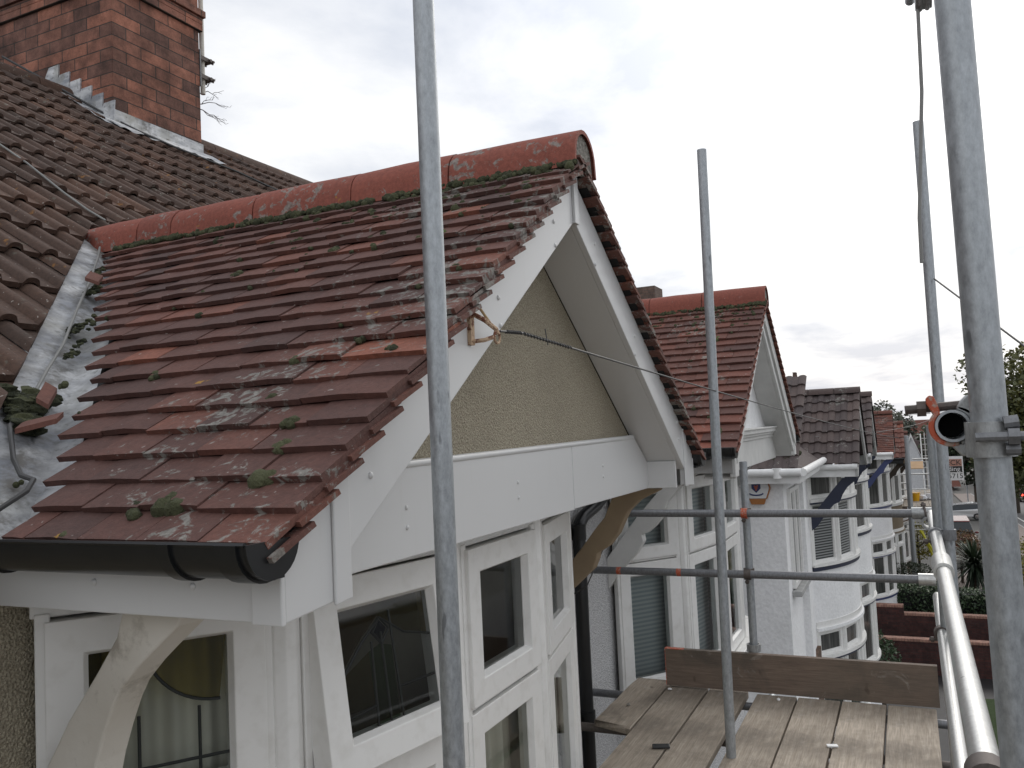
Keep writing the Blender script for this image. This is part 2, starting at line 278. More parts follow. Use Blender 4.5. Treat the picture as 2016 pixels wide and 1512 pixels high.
# ------------------------------------------------------------------ mesh builder
V = Vector
class MB:
    def __init__(s): s.v = []; s.f = []; s.t = []
    def add(s, vs, fs, tint=.5):
        b = len(s.v); s.v += [tuple(p) for p in vs]; s.f += [tuple(i+b for i in f) for f in fs]; s.t += [tint]*len(fs); return s
    def hexa(s, p, tint=.5):      # 8 points: bottom ring, top ring
        return s.add(p, [(3, 2, 1, 0), (4, 5, 6, 7), (0, 1, 5, 4), (1, 2, 6, 5), (2, 3, 7, 6), (3, 0, 4, 7)], tint)
    def box(s, x0, x1, y0, y1, z0, z1, tint=.5):
        return s.hexa([(x0, y0, z0), (x1, y0, z0), (x1, y1, z0), (x0, y1, z0), (x0, y0, z1), (x1, y0, z1), (x1, y1, z1), (x0, y1, z1)], tint)
    def obox(s, o, a, b, c, tint=.5):   # origin corner and three edge vectors
        o, a, b, c = V(o), V(a), V(b), V(c)
        return s.hexa([o, o+a, o+a+b, o+b, o+c, o+a+c, o+a+b+c, o+b+c], tint)
    def prism(s, pts, d, tint=.5):      # polygon of 3D points extruded by vector d
        n = len(pts); d = V(d); P = [V(p) for p in pts]
        nr = V((0, 0, 0))
        for i in range(n): nr += (P[i]).cross(P[(i+1) % n])
        fs = [tuple(range(n)), tuple(reversed(range(n, 2*n)))]+[((i+1) % n, i, i+n, (i+1) % n+n) for i in range(n)]
        if nr.dot(d) > 0: fs = [tuple(reversed(f)) for f in fs]
        return s.add(P+[p+d for p in P], fs, tint)
    def tube(s, pts, r, n=12, tint=.5, caps=True, closed=False):
        P = [V(p) for p in pts]; k = len(P); R = r if isinstance(r, (list, tuple)) else [r]*k
        t0 = (P[1]-P[0]).normalized(); a = V((0, 0, 1)) if abs(t0.z) < .9 else V((1, 0, 0)); nx = t0.cross(a).normalized()
        vs = []
        for i in range(k):
            if i == 0: t = P[1]-P[0]
            elif i == k-1: t = P[-1]-P[-2]
            else: t = (P[i+1]-P[i]).normalized()+(P[i]-P[i-1]).normalized()
            t.normalize(); nx = (nx-t*nx.dot(t)).normalized(); ny = t.cross(nx)
            vs += [P[i]+(nx*cos(2*pi*j/n)+ny*sin(2*pi*j/n))*R[i] for j in range(n)]
        fs = [(i*n+j, i*n+(j+1) % n, (i+1)*n+(j+1) % n, (i+1)*n+j) for i in range(k-1) for j in range(n)]
        if caps: fs += [tuple(reversed(range(n))), tuple(range((k-1)*n, k*n))]
        return s.add(vs, fs, tint)
    def pipe(s, p0, p1, ro, ri, n=24, tint=.5):  # open ended tube with wall thickness
        p0, p1 = V(p0), V(p1); t = (p1-p0).normalized(); a = V((0, 0, 1)) if abs(t.z) < .9 else V((1, 0, 0)); nx = t.cross(a).normalized(); ny = t.cross(nx)
        vs = []
        for p, r in ((p0, ro), (p1, ro), (p1, ri), (p0, ri)):
            vs += [p+(nx*cos(2*pi*j/n)+ny*sin(2*pi*j/n))*r for j in range(n)]
        fs = [(i*n+j, i*n+(j+1) % n, ((i+1) % 4)*n+(j+1) % n, ((i+1) % 4)*n+j) for i in range(4) for j in range(n)]
        return s.add(vs, fs, tint)
    def ball(s, c, r, nu=10, nv=7, tint=.5, half=False, jit=0, sc=(1, 1, 1), seed=0):
        c = V(c); vs = []; v1 = pi/2 if half else pi
        for i in range(nv+1):
            a = v1*i/nv
            for j in range(nu):
                b = 2*pi*j/nu; d = V((sin(a)*cos(b), sin(a)*sin(b), cos(a)))
                k = 1+jit*noise.noise(d*1.7+V((seed*7.3, seed*3.1, 0)))
                vs.append(c+V((d.x*sc[0], d.y*sc[1], d.z*sc[2]))*r*k)
        fs = [(i*nu+j, (i+1)*nu+j, (i+1)*nu+(j+1) % nu, i*nu+(j+1) % nu) for i in range(nv) for j in range(nu)]
        return s.add(vs, fs, tint)
    def grid(s, fn, nu, nv, tint=.5):
        vs = [fn(i/nu, j/nv) for j in range(nv+1) for i in range(nu+1)]
        return s.add(vs, [(j*(nu+1)+i, j*(nu+1)+i+1, (j+1)*(nu+1)+i+1, (j+1)*(nu+1)+i) for j in range(nv) for i in range(nu)], tint)
    def build(s, name, mat, parent=None, smooth=False, bevel=0, angle=40):
        me = bpy.data.meshes.new(name); o = bpy.data.objects.new(name, me); C.objects.link(o)
        off = V((0, 0, 0))
        if parent is not None:
            o.parent = parent; q = parent
            while q is not None: off += V(q.location); q = q.parent
        me.from_pydata([V(p)-off for p in s.v], [], s.f); me.update()
        at = me.attributes.new('tint', 'FLOAT', 'FACE'); at.data.foreach_set('value', s.t)
        me.materials.append(MAT[mat])
        if smooth:
            me.polygons.foreach_set('use_smooth', [True]*len(me.polygons))
            me.set_sharp_from_angle(angle=radians(angle))
        if bevel:
            b = o.modifiers.new('bevel', 'BEVEL'); b.width = bevel; b.segments = 2; b.limit_method = 'ANGLE'; b.harden_normals = False
        return o
def thing(name, label, cat, loc=(0, 0, 0), group=None):
    o = bpy.data.objects.new(name, None); C.objects.link(o); o.location = loc; o.empty_display_size = .2
    o['label'] = label; o['category'] = cat
    if group: o['group'] = group
    return o
def tag(o, label, cat, group=None):
    o['label'] = label; o['category'] = cat
    if group: o['group'] = group
    return o
def struct(o, k='structure'): o['kind'] = k; return o
def solo(mb, name, mat, label, cat, group=None, origin=None, **k):   # a thing that is one mesh with its own origin
    if origin is not None:
        mb.v = [tuple(V(p)-V(origin)) for p in mb.v]
    o = mb.build(name, mat, None, **k)
    if origin is not None: o.location = origin
    return tag(o, label, cat, group)
rng = random.Random(7)
TP = .675                                     # tan of the roof pitch (34 degrees)
CP = 1/sqrt(1+TP*TP); SP = TP*CP
def gz(x): return -.045*min(max(x, 0), 140)   # the street falls away gently

# ------------------------------------------------------------------ plain tiles
def valley_cut(x):            # how far the trimmed tiles stop short of the valley line
    pts = ((1.2, -.06), (1.35, -.11), (1.8, -.17), (2.27, -.07), (2.95, -.01), (3.2, 0))
    for (a, p), (b, q) in zip(pts, pts[1:]):
        if x <= b: return p+(q-p)*max(0, x-a)/(b-a)
    return 0
def tile_slope(mb, P, u, w, n, ncourse, wmax, r, gauge=.1, tw=.165, jit=1.0, flip=False):
    """P: eave corner at verge; u up the slope, w away from verge, n outward normal."""
    P, u, w, n = V(P), V(u), V(w), V(n)
    for k in range(ncourse):
        a = 0.0; i = 0; s0 = k*gauge; end = wmax(k)
        while a < end-.03:
            wd = tw*(1.5 if (i == 0 and k % 2) else 1.0)+r.uniform(-.004, .004)
            b = min(a+wd-.0025, end+r.uniform(-.02, .03))
            ds = r.uniform(-.006, .006)*jit; dh = r.uniform(-.003, .004)*jit; sk = r.uniform(-.004, .004)*jit; cm = r.uniform(.0, .004)
            Ln = min(.235, ncourse*gauge-.03-s0); th = .0155
            def pt(ww, du, h): return P+w*ww+u*(s0+ds+du+(sk if ww > a+.01 else 0))+n*(dh-.155*du+h)
            mid = (a+b)/2
            tint = min(1, max(0, r.gauss(.34, .17)+(.33 if r.random() < .13 else 0)))
            vs = []
            for hh in (-th, 0):
                for du in (0, Ln):
                    for ww, c in ((a, 0), (mid, cm), (b, 0)): vs.append(pt(ww, du, hh+c))
            fs = [(6, 7, 10, 9), (7, 8, 11, 10), (1, 0, 3, 4), (2, 1, 4, 5), (0, 1, 7, 6), (1, 2, 8, 7), (0, 6, 9, 3), (2, 5, 11, 8)]
            if flip: fs = [tuple(reversed(f)) for f in fs]
            mb.add(vs, fs, tint); a += wd; i += 1

def roll_slope(mb, P, u, w, n, ncourse, wmax, r, gauge=.31, roll=.2, flip=False):
    P, u, w, n = V(P), V(u), V(w), V(n); prof = [(f/8, .026*sqrt(max(0, 1-((f/8-.3)/.3)**2)) if f/8 <= .6 else 0) for f in range(9)]
    for k in range(ncourse):
        s0 = k*gauge; j = 0
        while j*roll < wmax(k):
            t = min(1, max(0, r.gauss(.45, .2))); dh = r.uniform(-.004, .004); vs = []
            L_ = min(gauge+.03, ncourse*gauge-s0)
            for f, h in prof:
                b = P+w*((j+f)*roll); A = b+u*(s0+r.uniform(-.001, .001))+n*(h+dh+.02); B = b+u*(s0+L_)+n*(h+dh-.012); vs += [A, B, A-n*.025]
            fs = []
            for q in range(8): fs += [(q*3, (q+1)*3, (q+1)*3+1, q*3+1), (q*3+2, (q+1)*3+2, (q+1)*3, q*3)]
            if j == 0: fs.append((0, 1, 2))
            if flip: fs = [tuple(reversed(f)) for f in fs]
            mb.add(vs, fs, t); j += 1

def moss_clump(mb, P, n, r, rg, t=None):
    P = V(P); n = V(n).normalized()
    for q in range(rg.randint(1, 4)):
        d = V((rg.uniform(-1, 1), rg.uniform(-1, 1), rg.uniform(-1, 1))); d -= n*d.dot(n)
        rr = r*rg.uniform(.45, 1)
        mb.ball(P+d*r*.9-n*rr*.30, rr, 10, 7, tint=t if t is not None else rg.uniform(.15, .75), jit=.22, seed=rg.random()*50)

# ------------------------------------------------------------------ windows
def ring(mb, P, u, n, a0, a1, z0, z1, w, d, cham=.012, wb=None):
    """rectangular frame in plane P+u*a, z: outer rect, face width w, standing d proud, chamfer towards the glass"""
    wb = wb or w
    def pt(a, z, h): q = P+u*a+n*h; return (q.x, q.y, z)
    o = [(a0, z0), (a1, z0), (a1, z1), (a0, z1)]; i1 = [(a0+w, z0+wb), (a1-w, z0+wb), (a1-w, z1-w), (a0+w, z1-w)]
    i2 = [(a0+w+cham, z0+wb+cham), (a1-w-cham, z0+wb+cham), (a1-w-cham, z1-w-cham), (a0+w+cham, z1-w-cham)]
    R = [[pt(*q, -.03) for q in o], [pt(*q, d) for q in o], [pt(*q, d) for q in i1], [pt(*q, d*.35) for q in i2], [pt(*q, -.03) for q in i2]]
    vs = [p for r in R for p in r]
    fs = [(k*4+j, k*4+(j+1) % 4, (k+1)*4+(j+1) % 4, (k+1)*4+j) for k in range(4) for j in range(4)]
    mb.add(vs, fs)
    return i2
def pane(mb, P, u, n, rect, h):
    def pt(a, z): q = P+u*a+n*h; return (q.x, q.y, z)
    mb.add([pt(*q) for q in rect], [(0, 1, 2, 3)])

# ------------------------------------------------------------------ gabled bay house (the near pair)
def hinge(mb, i0, P, u, zh, ang):
    ax = V(u).normalized(); R = Matrix.Rotation(ang, 3, ax); o = V((P.x, P.y, zh))
    for i in range(i0, len(mb.v)): mb.v[i] = tuple(o+R@(V(mb.v[i])-o))

def bow_window(root, O, style):
    """five facets of white plastic windows between floor and soffit; O = offset"""
    A = [V((x, y, 0))+V((O[0], O[1], 0)) for x, y in ((1.405, 2.034), (1.93, 1.639), (2.644, 1.5), (3.38, 1.5), (4.094, 1.639), (4.619, 2.034))]
    zb, zt, z0, z1 = 5.02+O[2], 5.005+O[2], 4.06+O[2], 5.60+O[2]
    win = MB()
    for p in A[1:-1]: win.tube([(p.x, p.y+.012, z0), (p.x, p.y+.012, 5.645+O[2])], .052, 10)
    for i in range(5):
        P, Q = A[i], A[i+1]; u = (Q-P); Lg = u.length; u.normalize(); n = V((u.y, -u.x, 0))
        # head, outer frame
        win.obox(V((P.x, P.y, z1-.012))+u*.03, u*(Lg-.06), n*.018, V((0, 0, .06)))
        win.obox(V((P.x, P.y, zt-.005))+u*.03-n*.03, u*(Lg-.06), n*.05, V((0, 0, .03)))
        win.obox(V((P.x, P.y, z0-.05))+u*.0-n*.03, u*Lg, n*.14, V((0, 0, .05)))
        for a in (.04, Lg-.075): win.obox(V((P.x, P.y, z0))+u*a-n*.02, u*.035, n*.05, V((0, 0, z1-z0)))
    w = win.build('window', 'window_plastic', root, smooth=True, bevel=.004)
    for i in range(5):
        P, Q = A[i], A[i+1]; u = (Q-P); Lg = u.length; u.normalize(); n = V((u.y, -u.x, 0))
        a0, a1 = .062, Lg-.062
        ws, wd = (.085, .06) if style['open'] and i in (0, 4) else (.088, .085)
        top = MB(); g = ring(top, P, u, n, a0, a1, zb+O[2]*0, z1-.02, ws, .045, wb=.085)
        op = 1 if (style['open'] and i == 1) else 0
        if op: hinge(top, 0, P, u, z1-.02, radians(-7.5))
        top.build('sash', 'window_plastic', w, bevel=.003)
        pm = MB(); pane(pm, P, u, n, g, .012)
        if op: hinge(pm, 0, P, u, z1-.02, radians(-7.5))
        pm.build('pane', 'pane_glass', w)
        low = MB(); g2 = ring(low, P, u, n, a0, a1, z0+.01, zt-.01, ws, .035)
        low.build('sash', 'window_plastic', w, bevel=.003)
        pm = MB(); pane(pm, P, u, n, g2, .008); pm.build('pane', 'pane_glass', w)
        (ga, gz0), (gb, _), (_, gz1), _ = g
        if style['open'] and i in (0, 1):          # leaded coloured lights
            def PT(a, z, h=.006): q = P+u*a+n*h; return V((q.x, q.y, z))
            came = MB(); parts = {}
            def poly(mat, pts):
                parts.setdefault(mat, MB()).add([PT(a, z, -.004) for a, z in pts], [tuple(range(len(pts)))])
            def bar(pts, r=.0045): came.tube([PT(a, z) for a, z in pts], r, 6)
            W_, Hh = gb-ga, gz1-gz0
            if i == 0:
                cxx, czz, rr = gb-.02, gz1+.02, .19
                arc = [(cxx-rr*cos(t), czz-rr*sin(t)) for t in [radians(5+ q*85/12) for q in range(13)]]
                arc = [(min(a, gb), min(z, gz1)) for a, z in arc]
                poly('olive_glass', arc+[(gb, gz1)]); bar(arc)
                cx2 = ga-.02; arc2 = [(cx2+.17*cos(t), gz1+.02-.24*sin(t)) for t in [radians(4+q*84/12) for q in range(13)]]
                arc2 = [(max(a, ga), min(z, gz1)) for a, z in arc2]
                poly('olive_glass', arc2+[(ga, gz1)]); bar(arc2)
                for a in (ga+W_*.34, ga+W_*.78): bar([(a, gz0), (a, gz1-.18)])
                bar([(ga, gz0+.05), (gb, gz0+.05)])
            else:
                mid = ga+W_*.46
                for da, zt_ in ((-.055, .25), (0, .27), (.055, .33)): bar([(mid+da, gz0), (mid+da*.8, gz0+zt_)])
                dm = [(mid, gz0+.235), (mid+.035, gz0+.275), (mid, gz0+.315), (mid-.035, gz0+.275)]
                poly('blue_glass', dm); bar(dm+[dm[0]])
                bar([(ga, gz0+.16), (mid-.09, gz0+.25), (mid, gz0+.315), (mid+.10, gz0+.25), (gb, gz0+.22)])
                bar([(ga, gz0+.05), (mid-.05, gz0+.06)]); bar([(mid+.05, gz0+.09), (gb, gz0+.09)])
                poly('green_glass', [(mid-.05, gz0), (mid+.05, gz0), (mid+.05, gz0+.22), (mid, gz0+.235), (mid-.05, gz0+.22)])
                poly('olive_glass', [(ga, gz0+.06), (mid-.05, gz0+.06), (mid-.05, gz0+.22), (ga, gz0+.16)]); poly('amber_glass', [(ga, gz0+.165), (mid-.09, gz0+.255), (mid, gz0+.32), (mid, gz1), (ga, gz1)])
                poly('olive_glass', [(mid, gz0+.32), (mid+.10, gz0+.255), (gb, gz0+.225), (gb, gz1), (mid, gz1)])
            for k_, (mt, mb_) in enumerate([('lead_came', came)]+list(parts.items())):
                if op: hinge(mb_, 0, P, u, z1-.02, radians(-7.5))
                mb_.build('leading' if mt == 'lead_came' else 'coloured_glass', mt, w)
        # curtain or blind behind the glass
        cm = MB(); hh = -.10
        if style['blind']:
            cm.add([tuple(V((P.x, P.y, z))+u*a+n*hh) for a, z in ((.05, z0), (Lg-.05, z0), (Lg-.05, z1), (.05, z1))], [(0, 1, 2, 3)])
            cm.build('blind', 'grey_blind', w)
        else:
            ctop = z1 if i == 0 else z1-.62
            cm.grid(lambda s, t: tuple(V((P.x, P.y, z0+(ctop-z0)*t))+u*(.04+(Lg-.08)*s)+n*(hh+.018*sin(s*46)+.008*sin(s*17+2))), 60, 1)
            cm.build('curtain', 'curtain', w, smooth=True, angle=80)
    return A

def gable_house(name, label, O, st):
    ox, oy, oz = O; root = thing(name, label, 'house', (3.02+ox, 2.6+oy, gz(3+ox)))
    def T(x, y, z): return (x+ox, y+oy, z+oz)
    def px(mb, pts, y0, y1, t=.5): return mb.prism([T(x, y0, z) for x, z in pts], (0, y1-y0, 0), t)
    XC = 3.02; rg = random.Random(st['seed']); g0 = gz(3+ox)
    zp = lambda x: 5.82+TP*((x-1.2) if x < XC else (2*XC-1.2-x))      # tile plane
    # --- walls
    wl = MB()
    wl.box(*[v for a in ((st['x0']+ox, st['x1']+ox), (2.05+oy, 2.27+oy), (g0-1, 5.74+oz)) for v in a])
    wl.build('wall', st['wall'], root)
    if st.get('split'):                                     # neighbour's white pebbledash meets at the party line
        pass
    bw = MB(); A = [(1.405, 2.06), (1.405, 2.034), (1.93, 1.639), (2.644, 1.5), (3.38, 1.5), (4.094, 1.639), (4.619, 2.034), (4.619, 2.06)]
    bw.prism([(x+ox, y+.02+oy, g0-1) for x, y in A], (0, 0, 4.02+oz-g0+1)); bw.build('bay_wall', st['wall'], root)
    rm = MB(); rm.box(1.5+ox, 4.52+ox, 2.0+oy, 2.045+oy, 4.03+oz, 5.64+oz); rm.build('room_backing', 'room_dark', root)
    gwl = MB(); px(gwl, [(1.45, 5.70), (4.6, 5.70), (XC, 5.70+.675*1.575+.02)], 1.31, 1.40); gwl.build('gable_wall', st['gable'], root)
    bow_window(root, O, st)
    # --- soffit over the bay
    sf = MB(); px(sf, [(1.31, 5.658), (4.72, 5.658), (4.72, 5.67), (1.31, 5.67)], 1.306, 2.05); sf.build('soffit', st['board'], root)
    # --- barge boards with box ends
    for sgn in (-1, 1):
        X = lambda x: x if sgn < 0 else 2*XC-x
        bb = MB()
        lo = lambda x: 5.763+.683*(x-1.519); hi = lambda x: zp(x)-.052
        if st['boxed']:
            px(bb, [(X(x), z) for x, z in ((1.50, lo(1.50)), (XC, lo(XC)-.001), (XC, hi(XC)-.03), (1.50, hi(1.50)))], 1.10, 1.125)
            px(bb, [(X(x), z) for x, z in ((1.50, lo(1.50)), (XC, lo(XC)), (XC, lo(XC)+.02), (1.50, lo(1.50)+.02))], 1.125, 1.31)
            o = bb.build('barge_board', st['board'], root, bevel=.003)
            be = MB(); px(be, [(X(x), z) for x, z in ((1.302, 5.65), (1.50, 5.665), (1.50, hi(1.50)-.003), (1.302, hi(1.302)))], 1.102, 1.128)
            px(be, [(X(x), z) for x, z in ((1.452, 5.655), (1.512, 5.660), (1.512, hi(1.512)), (1.452, hi(1.452)))], 1.094, 1.102)
            if sgn > 0: be.box(4.455+ox, 4.475+ox, 1.128+oy, 1.30+oy, 5.657+oz, 5.80+oz)
            be.build('box_end', st['board'], root, bevel=.004)
            caps = [(1088, 413), (1089, 444), (977, 560), (978, 601), (720, 912), (722, 966)]
            xz = [(2.80, 6.74), (2.805, 6.655), (2.31, 6.405), (2.315, 6.32), (1.60, 6.005), (1.60, 5.915)]
            for x, z in xz:
                c = MB(); c.ball(T(X(x), 1.10, z), .0085, 10, 6, sc=(1, .7, 1)); c.build('screw_cap', st['board'], o, smooth=True)
        else:
            px(bb, [(X(x), z) for x, z in ((1.36, hi(1.36)-.17), (XC, hi(XC)-.15), (XC, hi(XC)-.02), (1.36, hi(1.36)))], 1.075, 1.12)
            px(bb, [(X(x), z) for x, z in ((1.36, hi(1.36)-.27), (XC, hi(XC)-.23), (XC, hi(XC)-.15), (1.36, hi(1.36)-.17))], 1.095, 1.12)
            px(bb, [(X(x), z) for x, z in ((1.36, hi(1.36)-.27), (XC, hi(XC)-.23), (XC, hi(XC)-.215), (1.36, hi(1.36)-.255))], 1.12, 1.31)
            px(bb, [(X(x), z) for x, z in ((1.31, 5.62), (1.43, 5.62), (1.43, 5.85), (1.36, hi(1.36)-.02), (1.31, hi(1.31)))], 1.085, 1.125)
            bb.build('barge_board', 'moulding_white', root, bevel=.006)
    if st['boxed']:
        sm = MB(); sm.box(XC-.022+ox, XC+.022+ox, 1.088+oy, 1.10+oy, 6.775+oz, 7.0+oz); sm.build('joint_cover', st['board'], root, bevel=.002)
        # fascia across the bay, two lengths and a rolled top edge
        for a, b, t in ((1.50, 3.335, 0), (3.34, 4.455, 1)):
            f = MB(); top = [(b, 5.93), (a, 5.915)] if not t else [(4.455, 5.80), (4.24, 5.935), (a, 5.93)]
            px(f, [(a, 5.662), (b, 5.658)]+top, 1.28, 1.305)
            o = f.build('front_fascia', st['board'], root, bevel=.003)
            for x, z in (((2.03, 5.80), (2.03, 5.745), (2.78, 5.815), (2.78, 5.76)) if not t else ((3.72, 5.82), (3.72, 5.77))):
                c = MB(); c.ball(T(x, 1.28, z), .0075, 10, 6, sc=(1, .7, 1)); c.build('screw_cap', st['board'], o, smooth=True)
        f = MB(); f.tube([T(1.72, 1.285, 5.917), T(4.22, 1.285, 5.938)], .012, 10); f.box(1.72+ox, 4.22+ox, 1.285+oy, 1.312+oy, 5.915+oz, 5.93+oz); f.build('capping', st['board'], root, smooth=True)
    else:
        f = MB()
        for z0, z1, p in ((5.60, 5.82, 0), (5.82, 5.85, .015), (5.85, 5.875, .035), (5.875, 5.91, .06), (5.91, 5.925, .075)):
            f.box(1.46+ox, 4.58+ox, 1.27-p+oy, 1.31+oy, z0+oz, z1+oz)
        f.build('cornice', 'moulding_white', root, bevel=.004)
    # --- side eaves: fascia, gutter
    for sgn in (-1, 1):
        X = lambda x: (x if sgn < 0 else 2*XC-x)+ox
        f = MB(); yb = 2.04+oy
        f.box(min(X(1.30), X(1.325)), max(X(1.30), X(1.325)), 1.128+oy, yb, 5.65+oz, 5.80+oz)
        f.box(min(X(1.29), X(1.302)), max(X(1.29), X(1.302)), 1.10+oy, 1.175+oy, 5.648+oz, 5.80+oz)
        f.box(min(X(1.325), X(1.42)), max(X(1.325), X(1.42)), 1.14+oy, yb, 5.652+oz, 5.662+oz)
        o = f.build('side_fascia', st['board'], root, bevel=.003)
        for y in (1.335, 1.62):
            c = MB(); c.ball((X(1.30), y+oy, 5.715+oz), .0085, 10, 6, sc=(.7, 1, 1)); c.build('screw_cap', st['board'], o, smooth=True)
        g = MB(); R = .069; gx = X(1.222); gzc = 5.822+oz; ya, yb2 = 1.06+oy, 2.5+oy
        pf = [(cos(t)*R, -sin(t)*R*1.0) for t in [pi*q/14 for q in range(15)]]
        po = [(cos(t)*(R+.003), -sin(t)*(R+.003)*1.0) for t in [pi*q/14 for q in range(15)]]
        pr = [(gx+a, ya, gzc+b) for a, b in pf]+[(gx+a, ya, gzc+b) for a, b in reversed(po)]
        g.prism(pr, (0, yb2-ya, 0)); g.prism([(gx+a, ya-.004, gzc+b) for a, b in po], (0, .006, 0))
        for q in (-1, 1): g.tube([(gx+q*(R+.001), ya, gzc), (gx+q*(R+.001), yb2, gzc)], .005, 6)
        go = g.build('gutter', 'black_plastic', root, smooth=True, angle=30)
        for y, wd in ((1.235, .03), (1.075, .05), (1.78, .09)):
            b = MB(); pb = [(cos(t)*(R+.009), -sin(t)*(R+.009)*1.0) for t in [pi*q/14 for q in range(15)]]
            b.prism([(gx+a, y+oy, gzc+bz) for a, bz in po]+[(gx+a, y+oy, gzc+bz) for a, bz in reversed(pb)], (0, wd, 0))
            b.box(min(gx, gx-sgn*.062), max(gx, gx-sgn*.062), y+.01+oy, y+.035+oy, gzc-.078, gzc-.066)
            b.build('gutter_bracket', 'black_plastic', go, smooth=True, angle=30)
        # timber bracket under the overhang
        bk = MB()
        if st['boxed']:
            c = [(1.26, 5.648), (1.51, 5.648), (1.585, 5.485), (1.636, 5.43), (1.727, 5.318), (1.954, 5.06), (2.05, 4.94), (2.05, 4.80), (1.90, 5.0), (1.79, 5.09), (1.672, 5.195), (1.646, 5.25), (1.638, 5.285), (1.57, 5.326), (1.512, 5.395), (1.479, 5.46), (1.447, 5.518), (1.38, 5.58), (1.26, 5.635)]
            if sgn < 0:
                c = [(1.45, 5.648), (1.64, 5.648), (1.665, 5.573), (1.73, 5.489), (1.831, 5.368), (1.912, 5.248), (2.05, 5.06), (2.05, 4.84), (1.90, 4.95), (1.81, 5.07), (1.765, 5.19), (1.738, 5.282), (1.711, 5.35), (1.68, 5.416), (1.654, 5.457), (1.604, 5.505), (1.556, 5.544), (1.474, 5.607)]
        else:
            c = [(1.36, 5.648), (1.53, 5.648), (1.626, 5.548), (1.813, 5.344), (2.0, 5.115), (2.05, 5.05), (2.05, 4.83), (1.96, 4.96), (1.827, 5.09), (1.771, 5.175), (1.779, 5.225), (1.738, 5.238), (1.693, 5.274), (1.639, 5.33), (1.581, 5.456), (1.497, 5.546), (1.40, 5.62)]
        xb = 1.39 if sgn < 0 else (1.37 if st['boxed'] else 1.42); wb_ = .085
        xs = X(xb) if sgn < 0 else X(xb+wb_)
        bk.prism([(xs, y+oy, z+oz) for y, z in c], (wb_, 0, 0))
        bk.build('bracket', ('bare_timber' if (st['boxed'] and sgn > 0) else 'old_white_paint') if st['boxed'] else ('moulding_white' if sgn < 0 else 'grey_trim'), root, bevel=.006)
    # --- gable roof
    for sgn in (-1, 1):
        tl = MB(); u = V((-sgn*CP, 0, SP)); n = V((sgn*SP, 0, CP)); xe = (1.2 if sgn < 0 else 2*XC-1.2)+ox
        tile_slope(tl, (xe, 1.055+oy, 5.82+oz), u, (0, 1, 0), n, 22, lambda k: (1.2+k*.1*CP+.62+valley_cut(1.2+k*.1*CP)-1.055), rg, flip=(sgn > 0))
        # undercloak, its tails stepping below the verge
        for k in range(22):
            p = V((xe, 1.045+oy, 5.82+oz))+u*(k*.1-.01+rg.uniform(-.008, .008))-n*.020
            e = (u*cos(.20)-n*sin(.20))
            tl.obox(p-n*.016, e*.135, V((0, .11, 0)), n*.0125, rg.uniform(.35, .8))
        base = MB(); q = V((xe, 1.07+oy, 5.82+oz))-n*.052+u*.03
        base.hexa([q, q+V((0, .60, 0)), q+u*2.12+V((0, 2.36, 0)), q+u*2.12, q+n*.01, q+V((0, .60, 0))+n*.01, q+u*2.12+V((0, 2.36, 0))+n*.01, q+u*2.12+n*.01])
        r_o = tl.build('gable_roof', st['tile'], root)
        base.build('roof_underlay', 'dark_void', r_o)
        if st['moss'] and sgn < 0:
            ms = MB(); w = V((0, 1, 0)); Pe = V((xe, 1.055+oy, 5.82+oz))
            def at(s, d, h=-.004): return Pe+u*s+w*d+n*h
            for q in range(300):                     # lumps under the ridge
                d = rg.random()**1.1*2.4; s = 2.09-abs(rg.gauss(0, .022)); moss_clump(ms, at(s, d, .004), n, rg.uniform(.006, .022), rg)
            for q in range(110):
                d = abs(rg.gauss(.40, .55)); s = 2.1-abs(rg.gauss(0, .33))
                if d > .04: moss_clump(ms, at(round(s/.1)*.1+.01+rg.uniform(-.004, .03), d), n, rg.uniform(.007, .02), rg)
            for q in range(36):
                moss_clump(ms, at(rg.randint(0, 20)*.1+rg.uniform(-.01, .02), rg.uniform(.1, 1.6)), n, rg.uniform(.005, .014), rg)
            for s, d, r_, t in ((1.52, .33, .022, 1.0), (1.50, .36, .018, .95), (.21, .15, .028, .75), (.115, .33, .03, .55), (.10, .42, .02, .5), (.31, .18, .022, .8), (.52, .36, .018, .5), (.40, .22, .018, .6), (.02, .55, .015, .7), (.71, .40, .016, .7)):
                moss_clump(ms, at(s, d), n, r_, rg, t)
            ms.build('moss', 'moss', r_o, smooth=True)['kind'] = 'stuff'
    # --- ridge tiles
    rd = MB(); y = 1.05; k = 0; zc = 7.022; Rr = .114; JL = [.54, .47, .53, .50, .22, .5]
    while y < 3.62:
        ln = min(JL[k % 6], 3.72-y); dz = rg.uniform(-.004, .006); t = rg.uniform(.25, .7); nn = 14
        pts = [(1.04, -.42)]+[(cos(pi*q/12), sin(pi*q/12)) for q in range(13)]+[(-1.04, -.42)]
        rr0, rr1 = Rr+.004*(k % 2), Rr+.002
        vs = []
        for yy, r0 in ((y, rr0), (y+ln*.5, rr0+.003), (y+ln-.006, rr1)):
            vs += [T(XC+.02+r0*c, yy, zc+dz+r0*s) for c, s in pts]
        for yy, r0 in ((y, rr0-.016), (y+ln-.006, rr1-.016)):
            vs += [T(XC+.02+r0*c, yy, zc+dz+r0*s) for c, s in pts]
        m_ = nn+1; fs = []
        for b in (0, m_): fs += [(b+q, b+q+1, b+m_+q+1, b+m_+q) for q in range(nn)]
        fs += [(3*m_+q, q+0, q+1, 3*m_+q+1)[::-1] for q in range(nn)]
        fs += [(4*m_+q+1, 2*m_+q+1, 2*m_+q, 4*m_+q)[::-1] for q in range(nn)]
        rd.add(vs, [tuple(reversed(f)) for f in fs], t); y += ln; k += 1
    ro = rd.build('ridge_tiles', 'ridge_clay', root, smooth=True, angle=35)
